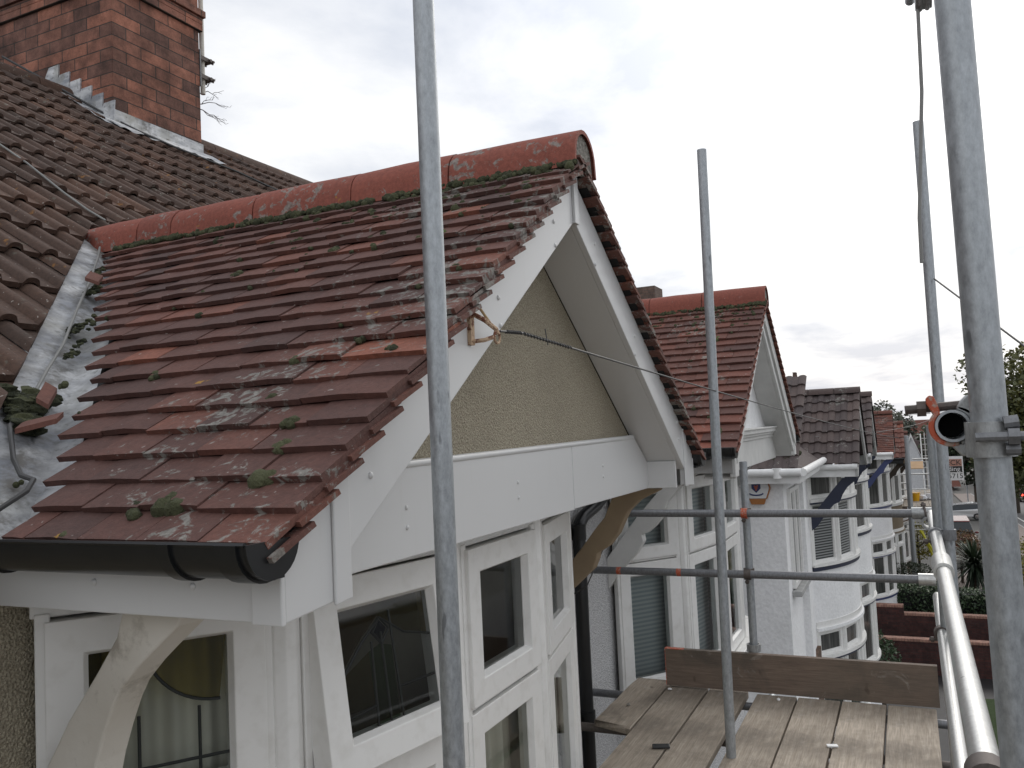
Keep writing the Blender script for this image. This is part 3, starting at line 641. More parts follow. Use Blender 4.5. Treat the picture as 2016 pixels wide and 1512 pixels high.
    mo = MB(); nn = 14; mo.prism([T(XC+.02+.097*cos(pi*q/nn), 1.062, zc+.097*sin(pi*q/nn)) for q in range(nn+1)]+[T(XC-.08, 1.062, zc-.06), T(XC+.12, 1.062, zc-.06)], (0, .05, 0))
    mo.box(XC-.075+ox, XC+.115+ox, 1.075+oy, 3.65+oy, zc-.06+oz, zc+.03+oz); mo.build('mortar', 'mortar', ro)
    # --- valleys in lead
    for sgn in (-1, 1):
        ld = MB()
        def vf(s, t):
            x0 = 1.12+(XC-1.12)*t; wv = (s-.5)*.66
            x = min(max(x0+wv*.707, 1.185), XC-.05); y = max(x0+.62-wv*.707, 1.79)
            z = max(5.82+TP*(y-1.82), 5.82+TP*(x-1.2))-.012-(.055 if wv > .06 else .055*max(0, wv/.06))+.010*noise.noise(V((x*7, y*7, st['seed'])))+.006*noise.noise(V((x*19, y*19, 1)))
            if abs(wv) < .02: z += .004
            return T(x if sgn < 0 else 2*XC-x, y, z)
        ld.grid(vf, 24, 70); o = ld.build('valley_lead', 'lead', root, smooth=True)
    return root

near = gable_house('gabled_house', 'mustard pebbledash house with mossy red clay tiled gable and new white plastic bargeboards', (0, 0, 0),
    dict(seed=3, x0=-3.5, x1=4.99, wall='mustard_pebbledash', gable='mustard_pebbledash', board='white_plastic', boxed=True, open=True, blind=False, tile='clay_tile', moss=True))
second = gable_house('gabled_house', 'white pebbledash house with orange tiled gable and old moulded bargeboards next to the mustard one', (4.46, -.03, 0),
    dict(seed=11, x0=4.995-4.46, x1=10.5-4.46, wall='white_pebbledash', gable='white_render', board='grey_trim', boxed=False, open=False, blind=True, tile='orange_tile', moss=True))

# ------------------------------------------------------------------ big brown roof behind the gables
def pantile_roof(parent, name, mat, x0, x1, yE, zE, nC, line, gauge=.36, roll=.15, r=rng, tint_row=True):
    mb = MB(); S = 12; prof = []
    for q in range(S):
        f = q/S
        h = .030*sqrt(max(0, 1-((f-.25)/.25)**2)) if f <= .5 else .0
        prof.append((f*roll, h))
    nr = int((x1-x0)/roll); N_ = V((0, -SP, CP)); U_ = V((0, CP, SP))
    for k in range(nC):
        s0 = k*gauge; off = (k % 2)*.0
        for j in range(nr):
            if j % 2 == 0: tint = min(1, max(0, r.gauss(.45, .2))); dh = r.uniform(-.003, .004); ds = r.uniform(-.008, .008)
            xa = x0+j*roll+off; cols = prof+[(roll, 0)]
            y_a = yE+s0*CP
            if max(line(xa), line(xa+roll)) > y_a+gauge*CP and min(line(xa), line(xa+roll)) > y_a+gauge*CP: continue
            vs = []
            for (dx, h) in cols:
                x = xa+dx; sa = max(s0+ds, (line(x)-yE)/CP); sb = max(s0+gauge+.03, sa+.002)
                fa = 1-(sa-s0)/gauge
                A = V((x, yE, zE))+U_*sa+N_*(h+dh+.030*max(fa, 0)); B = V((x, yE, zE))+U_*sb+N_*(h*.97+dh-.002); D = A-N_*.022
                vs += [A, B, D]
            m_ = len(cols); fs = []
            for q in range(m_-1):
                fs += [(q*3, (q+1)*3, (q+1)*3+1, q*3+1), (q*3+2, (q+1)*3+2, (q+1)*3, q*3)]
            mb.add(vs, fs, tint)
    return mb.build(name, mat, parent, smooth=True, angle=50)
def valley_line(x):
    a = max(1.80, 3.02-abs(x-3.02)+.62+.115); b = 7.48-abs(x-7.48)*1.0+.55+.05-(7.48-3.02) if abs(x-7.48) < 2 else 0
    return max(a, b)
pantile_roof(near, 'main_roof', 'brown_tile', -3.6, 10.5, 1.80, 5.81, 18, valley_line)
ridge = MB(); x = -3.6
zr = 5.81+TP*6.48*CP/CP*.8288+.10
yR = 1.80+18*.36*CP; zR = 5.81+18*.36*SP
while x < 10.5:
    ln = .44; nn = 10; tt = rng.uniform(.2, .7)
    ridge.add([(xx, yR+.02+.13*cos(pi*q/nn), zR-.03+.12*sin(pi*q/nn)) for xx in (x, x+ln-.006) for q in range(nn+1)], [(q, q+1, nn+2+q, nn+1+q) for q in range(nn)], tt); x += ln
ridge.build('ridge_tiles', 'brown_tile', near, smooth=True)
back = MB(); back.add([(-3.6, yR, zR), (10.5, yR, zR), (10.5, yR+5.4, 5.8), (-3.6, yR+5.4, 5.8)], [(0, 1, 2, 3)])
back.add([(-3.6, 1.9, 5.85), (10.5, 1.9, 5.85), (10.5, yR, zR-.05), (-3.6, yR, zR-.05)], [(0, 1, 2, 3)]); back.build('roof_underlay', 'brown_tile', near)

# ------------------------------------------------------------------ chimney of the near house
def chimney(parent, x0, x1, y0, y1, zb, zt, mat='chimney_brick', corb=True, pots=0):
    m = MB(); m.box(x0, x1, y0, y1, zb, zt)
    if corb:
        for i, (p, z) in enumerate(((.03, 10.39), (.03, 10.465), (.055, 10.54))):
            m.box(x0-p, x1+p, y0-p, y1+p, z+.001*i, z+.075)
    o = m.build('chimney', mat, parent, bevel=.006 if corb else 0)
    for k in range(pots):
        p = MB(); xx = x0+(x1-x0)*(k+.5)/pots
        p.tube([(xx, (y0+y1)/2, zt), (xx, (y0+y1)/2, zt+.05), (xx, (y0+y1)/2, zt+.35), (xx, (y0+y1)/2, zt+.42)], [.16, .13, .11, .14], 10); p.build('chimney_pot', 'far_brick', o, smooth=True)
    return o
CX0, CX1, CY0, CY1 = 5.56, 6.66, 6.55, 8.45
ch = chimney(near, CX0, CX1, CY0, CY1, 8.0, 10.9)
rz = lambda y: 5.81+TP*(y-1.80)
fl = MB(); fz = rz(CY0)
fl.hexa([(CX0-.012, CY0-.012, fz-.02), (CX1+.012, CY0-.012, fz-.02), (CX1+.012, CY0, fz-.02), (CX0-.012, CY0, fz-.02), (CX0-.012, CY0-.012, fz+.17), (CX1+.012, CY0-.012, fz+.15), (CX1+.012, CY0, fz+.15), (CX0-.012, CY0, fz+.17)])
fl.grid(lambda s, t: (CX0-.10+(CX1-CX0+.24)*s, CY0-.008-.20*t, rz(CY0-.20*t)+.05+.012*sin(s*40)*t+.01), 30, 3)
for k in range(6):                               # stepped flashing up the side
    y = CY0+k*.15; z = rz(y)
    fl.prism([(CX0, y-.005, z-.05), (CX0, y-.03, z+.25), (CX0, y+.11, z+.245), (CX0, y+.165, z+.16), (CX0, y+.165, z+.05)], (-.011-.001*k, 0, 0))
fl.grid(lambda s, t: (CX0-.012-.16*s, CY0-.1+.85*t, rz(CY0-.1+.85*t)+.045+.004*sin(t*30)), 3, 20)
fl.build('lead_flashing', 'lead', ch, smooth=True, angle=30)

# ------------------------------------------------------------------ setting
def patch(name, mat, x0, x1, y0, y1, dz, nx=8, ny=1, kind='structure'):
    g = MB(); g.grid(lambda s, t: (x0+(x1-x0)*s, y0+(y1-y0)*t, gz(x0+(x1-x0)*s)+dz), nx, ny)
    o = g.build(name, mat); o['kind'] = kind; return o
def far_gz(x): return gz(x) if x < 140 else -6.3-.03*(min(x, 900)-140)
xs = [-800, -100, -10, 0]+[5*i for i in range(1, 29)]+[200, 300, 450, 600, 900, 1500, 2500, 4000]; ys = [-3000, -600, -100, -20, 0, 20, 100, 600, 3000]
gm_ = MB(); gm_.add([(x, y, far_gz(x)) for y in ys for x in xs], [(j*len(xs)+i, j*len(xs)+i+1, (j+1)*len(xs)+i+1, (j+1)*len(xs)+i) for j in range(len(ys)-1) for i in range(len(xs)-1)])
struct(gm_.build('ground', 'ground_mat'))
patch('road', 'asphalt', -40, 140, -15, -7.6, .02, 60)
patch('pavement', 'paving', -40, 140, -7.6, -5.4, .10, 60); patch('kerb', 'kerb', -40, 140, -7.72, -7.6, .11, 60)
patch('road_marking', 'line_paint', 40, 140, -8.55, -8.40, .026, 30)
patch('lawn', 'grass', 12.6, 23.7, -5.3, -1.16, .05, 8)
patch('path', 'dark_tarmac', 11, 33, -5.3, 1.0, .02, 12)
patch('driveway', 'paving', 33.2, 48, -5.3, .2, .02, 8)
hl = MB()
def hill(cx, cy, rx, ry, h, zb, sd): hl.grid(lambda s, t: (cx+rx*(2*s-1), cy+ry*(2*t-1), zb+h*(max(0, cos((2*s-1)*pi/2))*max(0, cos((2*t-1)*pi/2)))**.7*(1+.25*noise.noise(V((s*9, t*9, sd))))), 30, 30)
hill(1300, -60, 300, 380, 18, -32, 1); hill(1900, 300, 500, 700, 26, -34, 2); hill(2200, -900, 500, 700, 40, -34, 3)
struct(hl.build('hills', 'hill_mat', smooth=True))

# ------------------------------------------------------------------ row of bow fronted houses down the street
def row_house(label, xc, yv, dz, x0, x1, wall, tile, dark, sill, gut, seed, big=False, hipL=False, ledge=True, blind=False, chim=None, group='bow fronted houses down the street'):
    rg = random.Random(seed); g0 = gz(xc); yw = yv+.85
    root = thing('bow_fronted_house', label, 'house', (xc, yw+.5, g0), group)
    wl = MB(); wl.box(x0, x1, yw, yw+8, g0-1, 5.25+dz+.6); o = wl.build('wall', wall, root)
    # main roof: hip at an open end
    zE = 5.90+dz; yE = yw-.25; zR = zE+TP*4.2; hx = 4.2
    a0, a1 = x0-.2, x1+.2
    A = [(a0, yE, zE), (a1, yE, zE), (a1, yE+8.6, zE), (a0, yE+8.6, zE), (a0+(hx if hipL else 0), yE+4.3, zR), (a1, yE+4.3, zR)]
    r = MB(); r.add(A, [(0, 1, 5, 4), (2, 3, 4, 5), (3, 0, 4)])
    ro = r.build('main_roof', tile, root)
    if hipL:
        tl = MB(); hn = V((-SP, 0, CP)); hu = V((CP, 0, SP))
        roll_slope(tl, (a0-.02, yE+.02, zE+.03), hu, (0, 1, 0), hn, 8, lambda k: 4, rg, gauge=.3)
        ms = MB()
        for q in range(120): dx, dy = abs(rg.gauss(0, .35)), rg.uniform(0, 1.1); moss_clump(ms, (a0+.05+dx, yE+.05+dy, zE+.05+TP*dx), hn, rg.uniform(.02, .05), rg, rg.uniform(0, .4))
        tl.build('hip_tiles', tile, ro); ms.build('moss', 'moss', ro, smooth=True)['kind'] = 'stuff'
        g = MB(); g.tube([(a0-.05, yE-.03, zE), (a0-.05, yw+7, zE)], .055, 10); g.tube([(a0-.05, yE-.05, zE), (xc-1.75, yE-.05, zE)], .055, 10)
        g.box(a0+.0, a0+.03, yE+.0, yw+7, zE-.15, zE-.03); g.box(a0+.03, xc-1.75, yE, yE+.03, zE-.15, zE-.03)
        g.tube([(a0-.05, yE+.28, zE-.075), (a0-.05, yE+.28, zE+.06)], .062, 10); g.build('gutter', gut, root, smooth=True)
    # gable roof over the bay
    XC = xc; zt = 5.82+dz
    for sgn in (-1, 1):
        xe = XC+sgn*1.82; u = V((-sgn*CP, 0, SP)); n = V((sgn*SP, 0, CP)); tl = MB()
        ga, tw_ = (.3, .3) if big else (.1, .165)
        nc = 7 if big else 22
        if big: roll_slope(tl, (xe, yv, zt), u, (0, 1, 0), n, nc, lambda k: .62+k*ga*CP+.2, rg, gauge=2.18/nc, flip=(sgn > 0))
        else: tile_slope(tl, (xe, yv, zt), u, (0, 1, 0), n, nc, lambda k: .62+k*ga*CP+.2, rg, gauge=2.18/nc, tw=tw_, flip=(sgn > 0))
        q = V((xe, yv+.02, zt))-n*.05
        tl.hexa([q, q+V((0, .8, 0)), q+u*2.17+V((0, 2.6, 0)), q+u*2.17, q+n*.012, q+V((0, .8, 0))+n*.012, q+u*2.17+V((0, 2.6, 0))+n*.012, q+u*2.17+n*.012], .2)
        tl.build('gable_roof', tile, root)
        bb = MB(); lo = zt-.20; pts = [(xe-sgn*.03, lo), (xe-sgn*.20, lo), (XC, zt+TP*1.82-.30), (XC, zt+TP*1.82-.05), (xe-sgn*.03, zt-.04)]
        bb.prism([(x, yv+.03, z) for x, z in pts], (0, .04, 0)); bb.build('barge_board', dark, root, bevel=.006)
        f = MB(); xs_ = sorted((xe-sgn*.07, xe-sgn*.10)); f.box(*xs_, yv+.07, yw, zt-.20, zt-.04); f.tube([(xe-sgn*.02, yv+.03, zt-.03), (xe-sgn*.02, yw-.1, zt-.03)], .052, 10)
        for k in range(3): f.tube([(xe-sgn*.02, yv+.08+k*.3, zt-.03), (xe-sgn*.02, yv+.11+k*.3, zt-.03)], .06, 10)
        f.build('gutter', gut, root, smooth=True)
        bk = MB(); bx = xe-sgn*(.20 if sgn < 0 else .28)
        bk.prism([(bx, yv+a, zt+b) for a, b in ((.06, -.2), (.26, -.2), (.45, -.42), (.84, -.90), (.84, -1.12), (.72, -1.02), (.55, -.78), (.44, -.66), (.35, -.62), (.30, -.5), (.22, -.38), (.06, -.25))], (.09, 0, 0)); bk.build('bracket', sill if dark != 'brown_render' else 'bark', root, bevel=.005)
    rd = MB(); y = yv-.01; nn = 10
    while y < yv+2.6:
        rd.add([(XC+.11*cos(pi*q/nn), yy, zt+TP*1.82-.02+.11*sin(pi*q/nn)) for yy in (y, y+.44) for q in range(nn+1)], [(q+1, q, nn+1+q, nn+2+q) for q in range(nn)], rg.uniform(.2, .7)); y += .45
    rd.prism([(XC+.1*cos(pi*q/nn), yv, zt+TP*1.82-.02+.1*sin(pi*q/nn)) for q in range(nn+1)], (0, .04, 0))
    rd.build('ridge_tiles', tile, root, smooth=True)
    gwl = MB(); gwl.prism([(XC-1.7, yv+.3, zt-.2), (XC+1.7, yv+.3, zt-.2), (XC, yv+.3, zt+TP*1.7-.15)], (0, .08, 0)); gwl.box(XC-1.7, XC+1.7, yv+.25, yv+.3, zt-.22, zt-.05)
    gwl.build('gable_wall', wall, root)
    # curved bay: arc of R over a 3.3 m chord
    c, h = 1.62, .62; R = (c*c+h*h)/(2*h); cy = yw-h+R; am = math.asin(c/R)
    def P(a, r=0): return V((XC+(R+r)*sin(a), cy-(R+r)*cos(a), 0))
    def band(mb, z0, z1, r0, r1, n=24, z0b=None):
        vs = []
        for q in range(n+1):
            a = -am+2*am*q/n; p0, p1 = P(a, r0), P(a, r1)
            vs += [(p0.x, p0.y, z0), (p1.x, p1.y, z0), (p1.x, p1.y, z1), (p0.x, p0.y, z1)]
        fs = [(q*4+j, q*4+(j+1) % 4, (q+1)*4+(j+1) % 4, (q+1)*4+j) for q in range(n) for j in range(4)]+[(3, 2, 1, 0), (n*4, n*4+1, n*4+2, n*4+3)]
        mb.add(vs, [tuple(reversed(f)) for f in fs])
    zs = [v+dz+.63 for v in (.70, 1.98, 2.45, 3.50, 4.58, 5.14)]
    for z0_, z1_, r0_, r1_, nm_ in ((g0-1, zs[0]-.06, -.3, 0, 'bay_wall'), (zs[2], zs[3]-.08, -.3, 0, 'bay_wall'), (zs[2]-.03, zs[2]+.02, .002, .05, 'lintel')):
        bw = MB(); band(bw, z0_, z1_, r0_, r1_); bw.build(nm_, wall, root, smooth=True)
    for (s0, tr, hd) in ((zs[0], zs[1], zs[2]), (zs[3], zs[4], zs[5])):
        w = MB(); band(w, s0-.02, s0+.02, -.1, .06); band(w, hd-.06, hd+.12, -.06, .012)
        band(w, tr-.025, tr+.03, -.06, .06 if ledge else .01)
        nf = 5
        for k in range(nf+1): p = P(-am+2*am*k/nf, -.02); w.tube([(p.x, p.y, s0), (p.x, p.y, hd)], .055, 8)
        wo = w.build('window', 'window_plastic', root, smooth=True, angle=30)
        d = MB(); band(d, s0-.09, s0-.02, -.1, .035)
        if ledge: band(d, tr-.055, tr-.025, -.05, .05)
        d.build('sill', sill, wo, smooth=True, angle=30)
        pm = MB(); fr = MB(); pb = MB()
        for k in range(nf):
            p, q = P(-am+2*am*k/nf, -.03), P(-am+2*am*(k+1)/nf, -.03); u = (q-p); Lg = u.length; u.normalize(); n = V((u.y, -u.x, 0))
            for z0, z1, mb in ((s0+.02, tr-.03, pb if (blind and k < 2 and s0 > 2) else pm), (tr+.03, hd-.05, pm)):
                g = ring(fr, p, u, n, .04, Lg-.04, z0, z1, .055, .03); pane(mb, p, u, n, g, .0)
        fr.build('frame', 'window_plastic', wo, bevel=.003); pm.build('pane', 'far_glass', wo)
        if pb.v: pb.build('pane', 'blind_glass', wo)
    if chim: chimney(root, *chim)
    return root, yw
h3, yw3 = row_house('white rendered house with dark tiled gable, double curved bay and venetian blinds upstairs', 16.7, .745, -.63, 12.1, 18.6, 'white_render', 'dark_tile', 'grey_trim', 'dark_navy', 'pure_white', 5, big=True, hipL=True, blind=True)
h4, yw4 = row_house('white curved bay house joined to the far side of the dark tiled one, grey bargeboard', 20.6, .68, -.63, 18.6, 23.2, 'white_render', 'dark_tile', 'grey_trim', 'dark_navy', 'pure_white', 6, big=True)
h5, yw5 = row_house('white curved bay house with red tiled gable roof and blue window sills', 30.5, .42, -1.05, 26.6, 32.8, 'white_render', 'orange_tile', 'grey_trim', 'navy_sill', 'pure_white', 8, hipL=False, chim=(24.8, 25.7, 6.6, 7.5, 7.0, 10.15, 'far_brick', False, 0))
h6, yw6 = row_house('brown house with red tiled gable joined to the house with blue sills', 35.3, .14, -1.45, 32.8, 38, 'brown_render', 'orange_tile', 'brown_render', 'moulding_white', 'black_plastic', 9, big=True, ledge=False)
h7, yw7 = row_house('brown brick house behind the far scaffold platform', 43.5, .02, -2.0, 40.5, 47, 'brown_brick', 'orange_tile', 'brown_render', 'moulding_white', 'black_plastic', 10, ledge=False)
h8, yw8 = row_house('farthest house of the row with a tall two pot chimney', 66, .2, -3.0, 60, 70, 'brown_brick', 'orange_tile', 'grey_trim', 'moulding_white', 'black_plastic', 12, ledge=False, chim=(64.2, 65.6, 6.6, 7.8, 3, 8.85, 'far_brick', False, 2))
# stair window and brick pier of the white house
w = MB(); P0 = V((12.45, yw3, 0)); g = ring(w, P0, V((1, 0, 0)), V((0, -1, 0)), 0, .5, 3.62, 5.0, .06, .05); g2 = ring(w, P0, V((1, 0, 0)), V((0, -1, 0)), .52, 1.02, 3.62, 5.0, .06, .05)
wo = w.build('window', 'window_plastic', h3); pm = MB(); pane(pm, P0, V((1, 0, 0)), V((0, -1, 0)), g, .02); pane(pm, P0, V((1, 0, 0)), V((0, -1, 0)), g2, .02); pm.build('pane', 'far_glass', wo)
sb = MB(); sb.box(12.38, 13.6, yw3-.13, yw3-.002, 3.52, 3.60); sb.build('sill', 'grey_trim', wo, bevel=.01)
pl = MB(); pl.box(13.55, 13.85, yw3-.10, yw3+.1, -1, 5.15); pl.build('pilaster', 'white_render', h3)
bp = MB(); bp.box(14.2, 15.05, yw3-.06, yw3+.1, -1.5, 2.2); bp.build('brick_pier', 'brown_brick', h3)

# white house with two gables where the street bends
root = thing('twin_gabled_house', 'white twin gabled house seen beyond the far scaffold at the bend', 'house', (101, -1.2, -4.5))
for k, (yc, hw) in enumerate(((-.25, 1.22), (-2.6, 1.22))):
    b = MB(); zt, zs_ = 3.35, .1
    b.prism([(100, yc+hw, -5), (100, yc+hw, zs_), (100, yc, zt), (100, yc-hw, zs_), (100, yc-hw, -5)], (8, 0, 0)); b.build('gable_wall', 'weatherboard', root)
    for q in (-1, 1):
        e = MB(); e.prism([(99.8, yc, zt+.32), (99.8, yc+q*(hw+.12), zs_-.05), (99.8, yc+q*(hw+.12), zs_+.32-.05+.2-.5), (99.8, yc, zt-.02)], (.2, 0, 0)); e.build('barge_board', 'pure_white', root)
        e = MB(); e.prism([(99.95, yc, zt+.3), (99.95, yc+q*(hw+.12), zs_-.02), (99.95, yc+q*(hw+.12), zs_-.10), (99.95, yc, zt+.2)], (8, 0, 0)); e.build('roof', 'dark_tile', root)
rf = MB(); rf.prism([(103, 1.2, 1.2), (103, -5, 1.2), (103, -5, 2.0), (103, 1.2, 2.0)], (.1, 0, 0)); rf.hexa([(101, 1.6, 0), (101, -5, 0), (108, -5, 0), (108, 1.6, 0), (104.4, 1.6, 3.3), (104.4, -5, 3.3), (104.6, -5, 3.3), (104.6, 1.6, 3.3)]); rf.build('roof', 'dark_tile', root)
far = MB(); far.hexa([(150, 2.5, -6), (150, -7, -6), (160, -7, -6), (160, 2.5, -6), (154.5, 1.6, 4.6), (154.5, -5, 4.6), (155.5, -5, 4.6), (155.5, 1.6, 4.6)])
r2 = thing('house', 'distant house with plain red roof above the twin white gables', 'house', (155, -2, -6)); far.build('roof', 'orange_tile', r2)
fw_ = MB(); fw_.box(151, 159, -6, 2, -7, -.5); fw_.build('wall', 'far_brick', r2)

# ------------------------------------------------------------------ alarm box on the white gable end
al = thing('alarm_box', 'white alarm box with a blue crest and amber base on the white wall', 'alarm box', (12.085, 1.93, 5.03))
b = MB(); oc = [(-.13, .13), (-.16, .02), (-.11, -.12), (.11, -.12), (.16, .02), (.13, .13), (.11, .15), (-.11, .15)]
b.prism([(12.098, 1.93+a, 5.03+c_) for a, c_ in oc], (-.07, 0, 0)); b.build('cover', 'sign_white', al, bevel=.01)
b = MB(); b.prism([(12.099, 1.93+a*1.12, 5.03+c_*1.06) for a, c_ in oc], (-.045, 0, 0)); b.build('back_shell', 'amber_plastic', al, bevel=.006)
b = MB(); b.prism([(12.098, 1.93+a, 5.03+c_) for a, c_ in ((-.112, -.122), (-.085, -.20), (.085, -.20), (.112, -.122))], (-.075, 0, 0)); b.build('base', 'amber_plastic', al, bevel=.008)
b = MB(); b.prism([(12.028, 1.93+.01+a, 5.05+c_) for a, c_ in ((-.06, .07), (-.06, .0), (0, -.06), (.06, 0), (.06, .07))], (-.006, 0, 0)); b.build('shield', 'crest_blue', al)
b = MB()
for a, c_, r_ in ((0, .01, .022), (.016, .03, .013), (-.018, .035, .012), (.0, -.02, .012)): b.ball((12.02, 1.94+a, 5.05+c_), r_, 8, 6, sc=(.3, 1, 1))
b.build('emblem', 'crest_red', al)
b = MB(); b.tube([(12.024, 1.94+.09*cos(pi+pi*q/8), 4.985+.028*sin(pi+pi*q/8)) for q in range(9)], .011, 6); b.build('ribbon', 'crest_blue', al)

# ------------------------------------------------------------------ near scaffold
def tube_thing(name, p0, p1, mat, label, cat='scaffold tube', r=.02415, group=None, bands=()):
    m = MB(); p0, p1 = V(p0), V(p1); m.pipe(p0, p1, r, r-.004, 28)
    o = solo(m, name, mat, label, cat, group, origin=p0, smooth=True, angle=50)
    for a, b_, mt in bands:
        q = MB(); d = (p1-p0).normalized(); q.pipe(p0+d*a, p0+d*b_, r+.0006, r-.003, 28); q.build('paint_band', mt, o, smooth=True, angle=50)
    return o
G = 'galvanised'
tube_thing('scaffold_pole', (1.620, .938, 0), (1.640, .930, 9.4), G, 'long grey scaffold upright crossing in front of the near tiled gable', 'scaffold pole')
tube_thing('scaffold_pole', (1.395, -.160, 0), (1.393, -.084, 8.6), G, 'thickest looking scaffold upright at right, with the big clamp on it', 'scaffold pole')
tube_thing('scaffold_pole', (4.335, .95, -.2), (4.345, .868, 7.40), G, 'thin scaffold upright standing in the gap between the boards', 'scaffold pole')
tube_thing('scaffold_pole', (4.47, -.141, -.2), (4.47, -.142, 7.386), G, 'outer scaffold upright at the far right corner, with the rope end tied to it', 'scaffold pole')
tube_thing('scaffold_pole', (4.55, -.102, -.2), (4.55, -.104, 5.93), G, 'shorter upright lapped against the outer corner upright', 'scaffold pole')
tube_thing('scaffold_pole', (5.465, .955, 4.50), (5.46, .95, 5.738), G, 'short upright standing above the end toe board', 'scaffold pole')
tube_thing('guard_rail', (5.41, 1.76, 5.422), (5.41, -.115, 5.418), 'galvanised_dark', 'upper guard rail across the end of the scaffold', 'guard rail')
tube_thing('guard_rail', (5.41, 2.02, 5.046), (5.41, -.085, 5.043), 'galvanised_dark', 'lower darker guard rail across the end of the scaffold', 'guard rail', bands=((.22, .25, 'orange_paint'), (.62, .65, 'orange_paint')))
tube_thing('guard_rail', (1.30, -.078, 5.425), (5.36, -.09, 5.42), 'galvanised_bright', 'shiny upper guard rail running along the outer edge', 'guard rail')
tube_thing('guard_rail', (1.30, -.075, 4.90), (5.36, -.09, 4.96), 'galvanised_bright', 'shiny lower guard rail beneath the upper one on the outer edge', 'guard rail')
for x, y0, ra, lab in ((5.335, 2.035, True, 'scaffold transom with an orange tip under the far board ends'), (4.715, 2.09, False, 'scaffold transom under the ragged end of the short board'), (1.5, 1.75, False, 'scaffold transom under the near board ends'), (3.1, 1.75, False, 'scaffold transom under the middle of the boards')):
    tube_thing('transom', (x, y0, 4.262), (x, -.30, 4.262), 'galvanised_dark' if ra else 'rusty_steel', lab, 'scaffold tube', bands=((-.002, .045, 'orange_paint'), (.4, .55, 'rusted_cream')) if ra else ())
tube_thing('ledger', (-.5, .905, 4.205), (5.75, .905, 4.205), G, 'scaffold ledger under the inner edge of the boards', 'scaffold tube')
tube_thing('ledger', (-.5, -.175, 4.205), (5.75, -.175, 4.205), G, 'scaffold ledger under the outer edge of the boards', 'scaffold tube')
tube_thing('ledger', (-.2, -.16, 8.17), (4.9, -.16, 8.17), G, 'scaffold tube high above the outer edge holding the pulley', 'scaffold tube')
# boards
def board(x0, x1, y0, y1, zt, label, ragged=False, mat='board_along', tint=.5, tilt=0):
    m = MB(); n = 14
    def px_(s): return x0+(x1-x0)*s
    prof = [(y0, zt-.036), (y0, zt-.004), (y0+.004, zt), (y1-.004, zt), (y1, zt-.004), (y1, zt-.036)]
    vs = []; r2 = random.Random(int(y0*1000)+5)
    for q in range(n+1):
        w_ = .003*noise.noise(V((q*.7, y0*9, 0)))
        for k, (y, z) in enumerate(prof):
            xx = px_(q/n)
            if ragged and q == 0: xx += (.0, .0, .0, .10, .16, .05)[k]+r2.uniform(-.02, .03)
            vs.append((xx, y+w_, z+w_*.7+tilt*(q/n)))
    fs = [(q*6+j, q*6+(j+1) % 6, (q+1)*6+(j+1) % 6, (q+1)*6+j) for q in range(n) for j in range(6)]+[(0, 1, 2, 3, 4, 5), tuple(reversed([n*6+j for j in range(6)]))]
    m.add(vs, [tuple(reversed(f)) for f in fs], tint)
    return solo(m, 'scaffold_board', mat, label, 'scaffold board', origin=((x0+x1)/2, (y0+y1)/2, zt))
board(-1.4, 5.372, .706, .938, 4.33, 'scaffold board beside the gap with the thin upright', tint=.55)
board(-1.4, 5.368, .462, .697, 4.331, 'scaffold board with white splashes, second to the right of the gap', tint=.7)
board(-1.4, 5.371, .215, .451, 4.33, 'yellowest scaffold board with a cleaner strip down its middle', tint=.95)
board(-1.4, 5.366, -.045, .203, 4.329, 'outermost scaffold board beside the shiny guard rails', tint=.8)
board(-1.4, 5.43, 1.000, 1.236, 4.322, 'scaffold board on the house side of the gap', tint=.35)
board(-1.4, 5.43, 1.246, 1.490, 4.325, 'middle board of the three on the house side', tint=.25)
board(4.60, 5.52, 1.500, 1.735, 4.326, 'short scaffold board with a ragged split end next to the window', ragged=True, tint=.3)
tb = MB(); vs = []; n = 16
for q in range(n+1):
    y = 1.497-1.56*q/n; wv = .004*noise.noise(V((q*.5, 3, 1)))
    vs += [(5.378+wv, y, 4.336), (5.416+wv, y, 4.336), (5.416+wv, y, 4.566), (5.378+wv, y, 4.566)]
tb.add(vs, [(q*4+j, q*4+(j+1) % 4, (q+1)*4+(j+1) % 4, (q+1)*4+j) for q in range(n) for j in range(4)]+[(3, 2, 1, 0), (n*4, n*4+1, n*4+2, n*4+3)])
to = solo(tb, 'toe_board', 'board_across', 'brown toe board on edge across the far end of the scaffold', 'toe board', origin=(5.39, .72, 4.336))
e = MB(); e.box(5.376, 5.418, 1.4965, 1.4995, 4.334, 4.568); e.box(5.3765, 5.4175, 1.38, 1.4965, 4.564, 4.5675); e.build('painted_end', 'orange_paint', to)
for z_, x_, y_, w_ in ((4.332, 2.75, 1.33, .03), (4.334, 3.9, .47, .02)):
    pass
# couplers
def coupler(label, p, ax, mat='rusty_steel', r=.0245, w=.05, second=None):
    t = thing('scaffold_coupler', label, 'coupler', p, 'scaffold couplers'); p = V(p); ax = V(ax).normalized()
    m = MB(); m.pipe(p-ax*w/2, p+ax*w/2, r+.009, r-.001, 20); m.build('band', mat, t, smooth=True, angle=40)
    if second:
        d, off = V(second[0]).normalized(), V(second[1]); m = MB(); m.pipe(p+off-d*w/2, p+off+d*w/2, r+.009, r-.001, 20); m.build('band', second[2] if len(second) > 2 else mat, t, smooth=True, angle=40)
        o = off.normalized(); side = ax.cross(o)
        m = MB(); m.tube([p+off*.5+side*.03-o*.03, p+off*.5+side*.03+o*.03], .007, 8); m.tube([p+side*.032-o*.055, p+side*.032+o*.02], .0075, 8); m.tube([p+side*.032-o*.048, p+side*.032-o*.034], .014, 6)
        m.build('bolt', 'rusty_steel', t, smooth=True)
    return t
